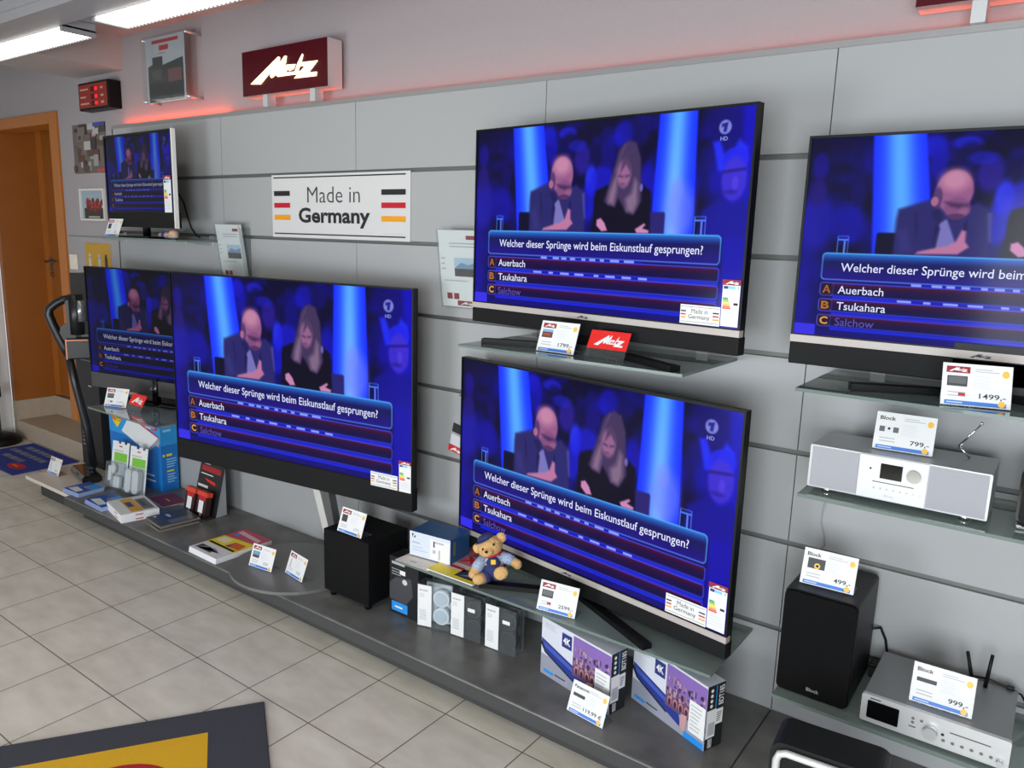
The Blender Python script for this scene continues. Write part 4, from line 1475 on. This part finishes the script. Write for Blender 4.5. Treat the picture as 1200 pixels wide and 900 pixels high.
b.box(0, .195, 0, .135, 0, .100, mat('petrol_blue_carton', (36, 82, 124), .4))
y = -.0006
b.rect(0, .195, 0, .100, y, mat('carton_pale_front', (206, 214, 226), .4))
b.rect(.012, .028, .076, .092, y - .0003, INK)
b.poly([(.012, .078), (.020, .085), (.018, .091), (.028, .091), (.028, .087), (.022, .082), (.020, .077)], y - .0005, WHITE)
b.lines(.012, .07, .05, .062, 1, y - .0003, GREYT, .5)
b.lines(.012, .09, .02, .044, 2, y - .0003, GREYT, .25)
b.rect(.10, .19, .004, .086, y - .0003, PAPER)
b.rect(.115, .122, .055, .080, y - .0006, DGREYT)
b.rect(.122, .165, .073, .080, y - .0006, GREYT)
b.rect(.112, .126, .03, .044, y - .0006, GREYT)
b.rect(.14, .148, .008, .048, y - .0006, GREYT)
b.M = Matrix.Translation((.1956, 0, 0)) @ Matrix.Rotation(pi / 2, 4, 'Z')
b.rect(.02, .035, .03, .085, 0, mat('carton_olive', (110, 116, 84), .5))
b.M = Matrix.Identity(4)
b.build('carton', t)
b = MB()
b.box(-1.386, -1.215, -0.368, -0.285, 0.4002, 0.4010, mat('glass_reflection_cream', (226, 218, 206), .6))  # added cream sheet paints the wall's reflection in the shelf glass
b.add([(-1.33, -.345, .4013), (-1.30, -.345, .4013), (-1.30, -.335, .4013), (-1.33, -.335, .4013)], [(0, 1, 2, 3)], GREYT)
tag(b.build('leaflet'), 'cream sheet painting the wall reflection in the glass under the blue and white box', 'leaflet')


# printed matter: a flat booklet with its cover drawn in x (width) and y (height)
def booklet(name, loc, yaw, w, l, th, cover, label, cat, group=None, curl=0.0, edge=None):
    t = thing(name, label, cat, loc, radians(yaw), group)
    b = MB()
    ed = edge or mat('page_edges', (228, 228, 230), .7)
    b.box(0, w, 0, l, 0, th, ed)
    b.M = Matrix.Translation((0, 0, th + .0003)) @ Matrix.Rotation(-pi / 2, 4, 'X')   # draw: x -> x, z -> y
    cover(b, w, l)
    b.M = Matrix.Identity(4)
    b.build('booklet', t)
    return t


def cover_mag(b, w, l):
    b.rect(0, w, 0, l, 0, YELLOW)
    b.rect(0, w, l * .40, l, -.0003, mat('mag_pink_red', (206, 120, 128), .5))
    b.text('XXL', w * .22, l * .48, w * .74, l * .20, -.0009, BRIGHTRED, .05)
    b.text('XXL', w * .24, l * .72, w * .70, l * .18, -.0009, RED, .05)
    b.rect(0, w, l * .67, l * .72, -.0006, mat('mag_blue_grey', (120, 140, 160), .5))
    b.rect(w * .08, w * .58, l * .22, l * .36, -.0006, mat('mag_pale', (226, 200, 196), .5))
    b.rect(w * .18, w * .52, l * .26, l * .32, -.0009, RED)
    b.rect(w * .52, w * .98, l * .08, l * .30, -.0006, mat('mag_dark', (48, 50, 58), .5))
    b.poly([(w * .6, l * .12), (w * .95, l * .16), (w * .8, l * .24)], -.0009, mat('mag_blue_grey'))
    b.rect(0, w, l * .38, l * .41, -.0006, PAPER)


def cover_prog(b, w, l):
    b.rect(0, w, 0, l, 0, mat('prog_white', (222, 220, 222), .5))
    b.rect(0, w, l * .30, l * .72, -.0003, YELLOW)
    b.poly([(0, l * .62), (w, l * .70), (w, l), (0, l)], -.0006, mat('prog_pink', (190, 76, 96), .5))
    b.poly([(w * .1, l * .82), (w * .9, l * .78), (w * .9, l * .86), (w * .1, l * .92)], -.0009, mat('prog_pale', (222, 186, 194), .5))
    b.rect(w * .08, w * .62, l * .07, l * .20, -.0006, DGREYT)
    b.poly([(w * .05, l * .06), (w * .3, l * .2), (w * .6, l * .1), (w * .8, l * .14), (w * .5, l * .22)], -.0009, mat('prog_mid', (150, 144, 146), .5))
    b.poly([(w * .52, l * .38), (w * .96, l * .40), (w * .9, l * .58), (w * .55, l * .56)], -.0009, mat('prog_orange', (214, 98, 48), .5))
    b.poly([(w * .52, l * .38), (w * .66, l * .38), (w * .62, l * .5)], -.0012, mat('prog_violet', (98, 66, 140), .5))
    b.rect(w * .08, w * .42, l * .42, l * .60, -.0009, mat('prog_cream', (234, 224, 180), .5))
    b.rect(w * .05, w * .95, l * .31, l * .36, -.0009, INK)
    b.disc(w * .2, l * .76, .014, .014, -.0012, CYAN, 14)


def cover_blue(b, w, l):
    b.rect(0, w, 0, l, 0, mat('bro_blue', (30, 84, 170), .4))
    b.rect(w * .4, w, l * .5, l, -.0003, mat('bro_light_blue', (64, 150, 214), .4))
    b.poly([(w * .1, l * .12), (w * .75, l * .04), (w * .8, l * .3), (w * .2, l * .42)], -.0006, mat('bro_router_white', (226, 228, 228), .4))
    b.poly([(w * .38, l * .60), (w * .5, l * .52), (w * .62, l * .60), (w * .5, l * .68)], -.0006, YELLOW)
    b.rect(w * .40, w * .60, l * .57, l * .63, -.0009, RED)


def cover_whitebook(b, w, l):
    b.rect(0, w, 0, l, 0, PAPER)
    b.rect(w * .06, w * .94, l * .30, l * .62, -.0003, GOLD)
    b.rect(w * .30, w * .62, l * .34, l * .50, -.0006, NAVYP)
    b.rect(w * .2, w * .9, l * .64, l * .92, -.0003, mat('book_grey_photo', (112, 112, 112), .5))
    b.rect(w * .3, w * .7, l * .70, l * .80, -.0006, mat('book_dark_photo', (66, 64, 64), .5))


def cover_red(b, w, l):
    b.rect(0, w, 0, l, 0, mat('flyer_dark_red', (128, 26, 36), .4))
    b.rect(w * .35, w * .65, l * .45, l * .52, -.0003, ORANGE)


def cover_disc(b, w, l):
    b.rect(0, w, 0, l, 0, mat('pack_dark', (50, 52, 60), .35))
    b.rect(w * .08, w * .6, l * .15, l * .55, -.0003, mat('pack_navy', (44, 48, 96), .35))
    b.rect(w * .15, w * .4, l * .42, l * .50, -.0006, mat('pack_light', (176, 180, 190), .4))
    b.rect(w * .1, w * .2, l * .14, l * .2, -.0006, WHITE)
    b.rect(w * .62, w * .94, l * .3, l * .9, -.0003, mat('pack_steel', (96, 98, 104), .3))


# magazine under the bear
booklet('magazine', (-1.228, -0.360, 0.4014), 0, .225, .285, .004, cover_mag, 'yellow and red magazine lying under the teddy bear', 'magazine')
# stack of programme magazines on the platform
for k in range(5):
    booklet('magazine', (-2.628 + .002 * (k % 2), -0.505 + .001 * k, PT + .0005 + k * .0052), -1.5, .228, .302, .005, cover_prog,
            'topmost magazine of the stack left of the round stand base' if k == 4 else 'magazine below the top one in the stack beside the round base', 'magazine', 'programme magazines on the platform')
for nm, x, y, yaw, z0, n in (('left', -3.945, -0.488, 3, PT, 5), ('right', -3.66, -0.500, -2, PT, 5)):
    for k in range(n):
        if nm == 'left':
            lab = 'topmost blue brochure of the pile beside the cream board' if k == n - 1 else 'blue brochure inside the pile beside the cream board'
        else:
            lab = 'topmost blue brochure of the pile under the white boxes' if k == n - 1 else 'blue brochure inside the pile next to the white boxes'
        booklet('brochure', (x, y + k * .001, z0 + .0005 + k * .0045), yaw, .165 if nm == 'left' else .20, .150, .0043, cover_blue, lab, 'brochure', 'blue brochures on the platform',
                edge=mat('brochure_edges', (150, 166, 206), .6))
for k, lab in enumerate(('flat white box under the one with the yellow cover', 'flat white box with yellow cover picture on the platform edge')):
    t = booklet('flat_box', (-3.475, -0.468, PT + .0005 + k * .0228), -12.5, .268, .19, .0225, cover_whitebook, lab, 'product box', 'flat white boxes')
    b = MB()
    b.lines(.15, .20, .007, .013, 1, -.0006, RED, .9, 2)
    b.M = Matrix.Translation((.2686, 0, 0)) @ Matrix.Rotation(pi / 2, 4, 'Z')
    b.lines(.07, .11, .007, .013, 1, 0, RED, .9, 2)
    b.build('side_print', t)
b = booklet('flyer', (-3.475, -0.235, PT + .0005), -8, .20, .14, .003, cover_red, 'dark red flyer lying before the blue router box', 'flyer')
b = booklet('flyer', (-3.40, -0.185, PT + .0005), 14, .24, .12, .0022, lambda q, w, l: q.rect(0, w, 0, l, 0, mat('flyer_grey_green', (150, 156, 140), .5)), 'grey leaflet partly under the dark red flyer', 'flyer')
b.location.z = PT + .0003
bpy.data.objects[b.name].location.x = -3.30
for k in range(4):
    t = booklet('blister_pack', (-3.132 + .004 * (k % 2), -0.445 + .002 * k, PT + .0005 + k * .0085), -8 + (1.5, -1, 2, 0)[k], .185, .205, .0068, cover_disc,
                'topmost flat dark blister pack of the stack on the platform' if k == 3 else 'flat dark blister pack lower in the stack on the platform', 'blister pack', 'flat blister packs stacked on the platform',
                edge=mat('pack_edge', (120, 112, 104), .4))

# big blue router carton
t = thing('router_box', 'big blue carton with white router picture below the far left television', 'product box', (-4.04, -0.150, PT + .0005), radians(3))
w, d, h = .525, .105, .46
b = MB()
b.box(0, w, 0, d, 0, h, mat('router_blue_carton', (24, 116, 196), .4))
y = -.0006
b.poly([(0, h * .63), (w, h * .63), (w, h), (0, h)], y, mat('router_blue_light', (44, 152, 220), .4))
b.poly([(w * .06, h * .81), (w * .16, h * .92), (w * .26, h * .81), (w * .16, h * .70)], y - .0004, YELLOW)
b.text('FRITZ!', w * .065, h * .785, w * .19, h * .05, y - .0008, RED, .03)
b.poly([(w * .45, h * .88), (w * .38, h * .84), (w * .25, h * .67), (w * .72, h * .48), (w * .96, h * .70)], y - .0008, mat('router_picture_white', (226, 228, 228), .45))
b.poly([(w * .45, h * .88), (w * .48, h * .892), (w * .985, h * .715), (w * .96, h * .70)], y - .001, RED)
b.poly([(w * .72, h * .48), (w * .96, h * .70), (w * .99, h * .67), (w * .97, h * .58), (w * .90, h * .60), (w * .86, h * .55)], y - .001, mat('router_picture_shade', (150, 156, 160), .45))
b.rect(w * .73, w * .835, h * .80, h * .93, y - .0014, PAPER)
b.rect(w * .835, w * .95, h * .79, h * .92, y - .0014, RED)
b.lines(w * .74, w * .94, h * .80, h * .92, 4, y - .0018, GREYT, .4, 3)
b.lines(w * .05, w * .40, h * .40, h * .50, 2, y - .0004, YELLOW, .3, 3)
b.lines(w * .60, w * .90, h * .08, h * .22, 2, y - .0004, WHITE, .25, 5)
b.M = Matrix.Translation((w + .0006, 0, 0)) @ Matrix.Rotation(pi / 2, 4, 'Z')
b.rect(0, d, h * .60, h, 0, mat('router_blue_light'))
b.lines(d * .15, d * .9, h * .76, h * .88, 2, -.0004, mat('router_pale_text', (150, 206, 240), .5), .5, 4)
b.disc(d * .14, h * .47, .008, .008, -.0004, YELLOW, 10)
b.lines(d * .3, d * .8, h * .44, h * .50, 1, -.0004, YELLOW, .5, 4)
b.lines(d * .3, d * .95, h * .30, h * .43, 4, -.0004, mat('router_pale_text'), .4, 6)
b.lines(d * .3, d * .8, h * .24, h * .28, 1, -.0004, YELLOW, .5, 5)
b.lines(d * .3, d * .95, h * .10, h * .23, 4, -.0004, mat('router_pale_text'), .4, 7)
b.M = Matrix.Identity(4)
b.build('carton', t)

# two blister cards leaning against the carton
for k, (x, y, lab) in enumerate(((-3.86, -0.262, 'left white and green blister card before the blue carton'), (-3.67, -0.255, 'right white and green blister card before the blue carton'))):
    t = thing('blister_card', lab, 'blister package', (x, y, PT + .0005), radians(8), 'white and green blister cards')
    T = Matrix.Rotation(-radians(9), 4, 'X')
    b = MB()
    b.M = T
    w, h = .150, .275
    zs = [0, .04, .04, .08, .08, .12, .12, w]
    b.prism([(0, 0), (w, 0), (w, h), (w * .86, h), (w * .86, h * .955), (w * .70, h * .955), (w * .70, h), (w * .50, h), (w * .50, h * .955), (w * .34, h * .955), (w * .34, h), (0, h)], 'y', 0, .002, PAPER)
    b.rect(w * .15, w * .92, h * .58, h * .76, -.0006, GREEN)
    b.lines(w * .1, w * .95, h * .78, h * .82, 1, -.0006, GREYT, .6, 3)
    b.rect(w * .4, w * .6, h * .885, h * .91, -.0006, RED)
    b.build('card', t)
    b = MB()
    b.M = T
    b.box(w * .04, w * .96, -.042, -.0008, .006, h * .57, BLISTER, .006)
    b.build('blister', t)
    b = MB()
    b.M = T
    if k == 0:
        b.box(w * .50, w * .86, -.038, -.008, .010, h * .28, mat('plug_white', (226, 226, 226), .45), .008)
        b.ell((w * .38, -.022, h * .42), (.018, .014, .03), mat('plug_white'))
        b.box(w * .12, w * .3, -.034, -.01, .04, h * .48, mat('plug_white'), .008)
    else:
        for xx in (.28, .70):
            b.rbox(w * (xx - .17), w * (xx + .17), -.036, -.006, .012, h * .53, .022, mat('plug_white', (226, 226, 226), .45), 'y')
    b.build('plug', t)

# red and black counter display
t = thing('counter_display', 'black and red card display holding two small packs under the largest television', 'counter display', (-3.145, -0.165, PT + .0005), radians(-2))
T = Matrix.Rotation(-radians(14), 4, 'X')
b = MB()
b.M = T
b.box(0, .225, 0, .004, 0, .285, mat('display_black_card', (34, 32, 34), .5))
b.text('HIER', .02, .263, .075, .019, -.0006, WHITE, .04)
b.rect(.02, .205, .225, .255, -.0006, mat('display_dark_red', (158, 30, 40), .5))
b.lines(.02, .19, .205, .213, 1, -.0006, WHITE, .6, 3)
b.poly([(.06, .188), (.17, .178), (.17, .162), (.10, .172)], -.0006, BRIGHTRED)
b.rect(0.0, .16, .125, .160, -.0006, mat('display_black_card'))
b.lines(.01, .15, .132, .152, 1, -.0009, WHITE, .7, 8)
b.M = Matrix.Identity(4)
b.prism([(.0, 0), (.07, .002), (.07, .27)], 'x', .219, .224, mat('display_grey_back', (150, 152, 154), .5))
b.box(0, .225, -.052, .0, 0, .012, mat('display_black_card'))
b.build('backboard', t)
for k, lab in ((0, 'left red topped pack in the counter display'), (1, 'right red topped pack in the counter display')):
    u = thing('small_pack', lab, 'small package', (-3.137 + k * .108, -0.224, PT + .0125), radians(-2), 'red topped packs in the counter display')
    b = MB()
    b.M = Matrix.Rotation(-radians(12), 4, 'X')
    b.box(0, .092, 0, .030, 0.0, .130, mat('pack_black_red', (48, 22, 26), .45))
    b.box(-.002, .094, -.002, .031, .110, .134, mat('pack_red_orange', (214, 66, 40), .4))
    b.rect(.022, .066, .020, .085, -.0006, PAPER)
    b.rect(.016, .080, .088, .108, -.0006, RED)
    b.disc(.05, .010, .007, .007, -.0006, WHITE, 10)
    b.build('pack', u)

# ------------------------------------------------------------------ upright vacuum cleaner and its carton
t = thing('vacuum_carton', 'tall black carton behind the upright vacuum cleaner', 'product box', (-4.47, -0.125, 0.1305))
b = MB()
b.box(0, .275, 0, .11, 0, 1.232, mat('vacuum_black_carton', (28, 28, 31), .5))
b.lines(.02, .16, .12, .22, 4, -.0006, mat('carton_grey_text'), .2, 3)
b.lines(.14, .2, .52, .54, 1, -.0006, mat('carton_grey_text'), .4, 3)
b.rect(.10, .20, .78, .86, -.0006, mat('carton_picture_grey', (104, 106, 112), .5))
b.lines(.06, .24, .68, .75, 3, -.0006, mat('carton_picture_grey'), .25, 4)
b.build('carton', t)

t = thing('vacuum_cleaner', 'black upright vacuum cleaner standing on the cream board', 'vacuum cleaner', (-4.12, -0.27, 0.1305), math.atan2(.88, .47))
ZB = -0.1305
VB = mat('vacuum_black', (24, 24, 26), .35)
VG = mat('vacuum_dark_grey', (52, 52, 55), .4)
b = MB()
b.tube([(-.01, 0, 1.235 + ZB), (-.05, 0, 1.226 + ZB), (-.09, 0, 1.205 + ZB), (-.125, 0, 1.175 + ZB), (-.132, 0, 1.14 + ZB), (-.115, 0, 1.08 + ZB), (-.09, 0, 1.01 + ZB), (-.065, 0, .945 + ZB), (-.045, 0, .90 + ZB)],
       [.020, .023, .024, .024, .025, .025, .026, .027, .026], VB, 12)
b.build('handle', t)
b = MB()
b.cyl((.008, 0, 1.02 + ZB), (.008, 0, 1.255 + ZB), .040, VB, 24)
b.prism([(-.09, 1.0 + ZB), (.0, .97 + ZB), (.0, 1.24 + ZB), (-.045, 1.23 + ZB), (-.04, 1.09 + ZB), (-.075, 1.07 + ZB)], 'y', -.02, .02, VB)
b.build('motor_body', t)
b = MB()
b.cyl((.034, -.012, 1.098 + ZB), (.034, -.012, 1.222 + ZB), .030, mat('vacuum_bin_silver', (150, 152, 154), .25, metal=.7), 28)
b.build('dust_bin', t)
b = MB()
b.box(-.055, .072, -.035, .035, .875 + ZB, 1.0 + ZB, VB, .008)
b.box(-.057, -.050, -.0365, -.030, .875 + ZB, .995 + ZB, mat('vacuum_copper', (168, 112, 84), .35, metal=.6))
b.box(-.05, .06, -.0365, -.032, .985 + ZB, .992 + ZB, mat('vacuum_copper'))
b.build('battery', t)
b = MB()
b.tube([(-.05, 0, .915 + ZB), (-.02, 0, .70 + ZB), (.02, 0, .45 + ZB), (.042, 0, .20 + ZB)], .0225, VB, 14)
b.build('tube', t)
b = MB()
b.M = Matrix.Rotation(-math.atan2(.88, .47) + radians(-12), 4, 'Z')
b.rbox(-.15, .13, -.055, .055, .0005, .052, .022, mat('vacuum_head_gloss', (26, 24, 24), .15, coat=.5), 'x')
b.M = Matrix.Identity(4)
b.cyl((.042, 0, .09), (.03, 0, .04), .020, VB, 14)
b.build('floor_head', t)

# round base with pole at the far left
t = thing('pole_stand', 'grey pole with black round base at the left edge by the door', 'pole stand', (-5.86, -0.10, 0.0))
b = MB()
b.ell((0, 0, .012), (.15, .15, .075), BLACK)
b.v = [(v[0], v[1], max(v[2], 0.001)) for v in b.v]
b.build('base', t)
b = MB()
b.cyl((0, 0, .07), (0, 0, .72), .02, mat('pole_grey', (116, 122, 124), .4, metal=.3), 18)
b.build('pole', t)
b = MB()
b.box(-.035, .035, -.03, .03, .36, .45, BLACK, .008)
b.build('clamp', t)


# ------------------------------------------------------------------ mats on the floor
def pile_mat(name, rgb):
    return mat(name, rgb, .95, noise=.12, nscale=350, bump=.6)


t = thing('doormat', 'blue doormat with grey lettering in front of the stone steps', 'doormat', (-5.655, -0.378, 0.0005))
MB().box(0, .725, 0, .432, 0, .007, pile_mat('mat_blue', (34, 50, 140)), .003).build('base', t)
b = MB()
b.M = Matrix.Translation((0, 0, .0075)) @ Matrix.Rotation(-pi / 2, 4, 'X')
gm = mat('mat_grey_text', (124, 128, 140), .95)
for i, (x0, x1, z) in enumerate(((.10, .62, .33), (.06, .60, .24), (.16, .46, .15))):
    rg = random.Random(i)
    x = x0
    while x < x1:
        ww = rg.uniform(.03, .09)
        b.rect(x, min(x + ww, x1), z, z + .045, 0, gm)
        x += ww + .016
b.disc(.54, .10, .10, .045, -.0004, mat('mat_red', (184, 34, 40), .95), 24)
b.lines(.48, .60, .09, .11, 1, -.0008, mat('mat_orange', (226, 120, 60), .95), .8)
b.build('print', t)

a = math.atan2(-.834, -.552)
t = thing('doormat', 'dark grey doormat with yellow panel and red disc in the foreground', 'doormat', (-1.506, -0.906, 0.0005), a)
MB().box(0, 1.5, 0, .90, 0, .008, pile_mat('mat_charcoal', (62, 62, 70)), .003).build('base', t)
b = MB()
b.M = Matrix.Translation((0, 0, .0085)) @ Matrix.Rotation(-pi / 2, 4, 'X')
b.rect(.185, 1.32, .128, .77, 0, pile_mat('mat_yellow', (222, 170, 24)))
b.build('yellow_panel', t)
b = MB()
b.M = Matrix.Translation((0, 0, .0085)) @ Matrix.Rotation(-pi / 2, 4, 'X')
b.disc(.44, .41, .19, .19, -.0004, mat('mat_disc_red', (176, 22, 34), .95, noise=.1, nscale=300), 40)
b.build('red_disc', t)

# ------------------------------------------------------------------ little things on the high shelf
t = thing('toy_figure', 'tiny toy figure with blue shirt lying on the high glass shelf', 'toy', (-3.26, -0.165, 1.6005), radians(-5))
SKIN = mat('toy_skin', (222, 178, 150), .6)
b = MB()
b.ell((0, 0, .018), (.05, .018, .017), SKIN)
b.ell((.075, 0, .024), (.030, .024, .024), SKIN)
b.ell((-.062, 0, .016), (.026, .016, .015), SKIN)
b.build('body', t)
MB().ell((-.012, 0, .0185), (.036, .0195, .0185), mat('toy_blue', (36, 84, 170), .6)).build('shirt', t)
b = MB()
b.ell((.07, 0, .012), (.036, .022, .012), mat('toy_white', (224, 222, 218), .7))
b.build('hair', t)
b = MB()
b.tube([(-3.50, -0.03, 1.86), (-3.44, -0.012, 1.862), (-3.385, -0.012, 1.84), (-3.34, -0.012, 1.79), (-3.31, -0.012, 1.72), (-3.28, -0.012, 1.66), (-3.235, -0.012, 1.62), (-3.20, -0.012, 1.61)], .0035, BLACK)
tag(b.build('power_cable'), 'black cable hanging behind the small white cased television', 'cable')

# ------------------------------------------------------------------ teddy bear
t = thing('teddy_bear', 'small teddy bear in blue dungarees sitting on the low glass shelf', 'teddy bear', (-0.945, -0.302, 0.4245), radians(30))
t.rotation_euler = (radians(-8), radians(-6), radians(30))
t.scale = (.92, .92, .92)
FUR = mat('bear_fur', (206, 164, 108), .95, noise=.4, nscale=160, bump=.9)
b = MB()
HR = Matrix.Rotation(radians(-22), 3, 'Y')
b.ell((0, 0, .055), (.045, .038, .055), FUR)
b.ell((-.010, -.006, .135), (.052, .046, .043), FUR, HR)
b.ell((-.014, -.046, .122), (.024, .020, .018), FUR, HR)
for c, r in (((-.060, .0, .128), .021), ((.036, .0, .168), .021)):
    b.ell(c, (r, r * .6, r), FUR, HR)
b.tube([(-.038, -.004, .088), (-.062, -.022, .060), (-.078, -.034, .036)], [.020, .020, .017], FUR, 14)
b.ell((-.080, -.036, .034), (.018, .018, .018), FUR)
b.tube([(.036, -.004, .092), (.066, -.010, .082), (.092, -.014, .066)], [.020, .020, .018], FUR, 14)
b.ell((.096, -.015, .063), (.019, .018, .020), FUR)
b.tube([(-.024, -.016, .022), (-.050, -.052, .018)], [.024, .022], FUR, 14)
b.ell((-.054, -.062, .020), (.025, .016, .021), FUR)
b.tube([(.020, -.018, .030), (.034, -.058, .040)], [.026, .026], FUR, 14)
b.ell((.037, -.068, .044), (.030, .016, .026), FUR, Matrix.Rotation(radians(-25), 3, 'Y'))
bear_body = o = b.build('body', t)
md = o.modifiers.new('remesh', 'REMESH')
md.mode = 'VOXEL'
md.voxel_size = .0032
md.use_smooth_shade = True
tx = bpy.data.textures.new('fur_tufts', 'CLOUDS')
tx.noise_scale = .007
md = o.modifiers.new('tufts', 'DISPLACE')
md.texture = tx
md.strength = .0045
md.mid_level = .5
DEN = mat('bear_denim', (40, 48, 96), .9, noise=.15, nscale=200)
SHIRT = mat('bear_shirt', (150, 166, 214), .9, noise=.95, nscale=170)
b = MB()
b.ell((0, -.001, .044), (.048, .042, .044), DEN)
b.ell((0.002, -.010, .075), (.034, .034, .030), DEN)
b.tube([(-.022, -.014, .022), (-.043, -.043, .018)], [.027, .0255], DEN, 14)
b.tube([(.018, -.016, .029), (.030, -.048, .037)], [.029, .029], DEN, 14)
dg_ = b.build('dungarees', t)
b = MB()
b.ell((0, .002, .082), (.047, .038, .028), SHIRT)
b.tube([(-.036, -.004, .088), (-.060, -.021, .062), (-.068, -.027, .050)], [.023, .0235, .022], SHIRT, 14)
b.tube([(.034, -.004, .092), (.064, -.010, .083), (.078, -.012, .075)], [.023, .0235, .022], SHIRT, 14)
b.build('shirt', t)
MB().box(-.004, .016, -.0475, -.042, .072, .092, mat('bear_badge', (222, 176, 50), .7), .002).build('badge', dg_)
b = MB()
b.tube([(.034 * cos(k * pi / 8), .030 * sin(k * pi / 8) - .002, .103 - .008 * cos(k * pi / 8) * -1) for k in range(17)], .006, mat('bear_scarf_red', (186, 30, 40), .85), 8)
b.build('scarf', t)
CAPM = mat('bear_cap_navy', (44, 52, 100), .9, noise=.1, nscale=200)
b = MB()
b.ell((-.026, -.004, .172), (.036, .038, .016), CAPM, HR)
b.ell((-.036, -.036, .163), (.030, .020, .004), CAPM, HR)
b.build('cap', t)
b = MB()
for p in ((-.032, -.047, .134), (.012, -.047, .152)):
    b.ell(p, (.0045, .004, .0055), BLACK)
b.build('eyes', bear_body)
MB().ell((-.016, -.0665, .128), (.0065, .005, .0055), BLACK).build('nose', bear_body)

bpy.context.view_layer.update()
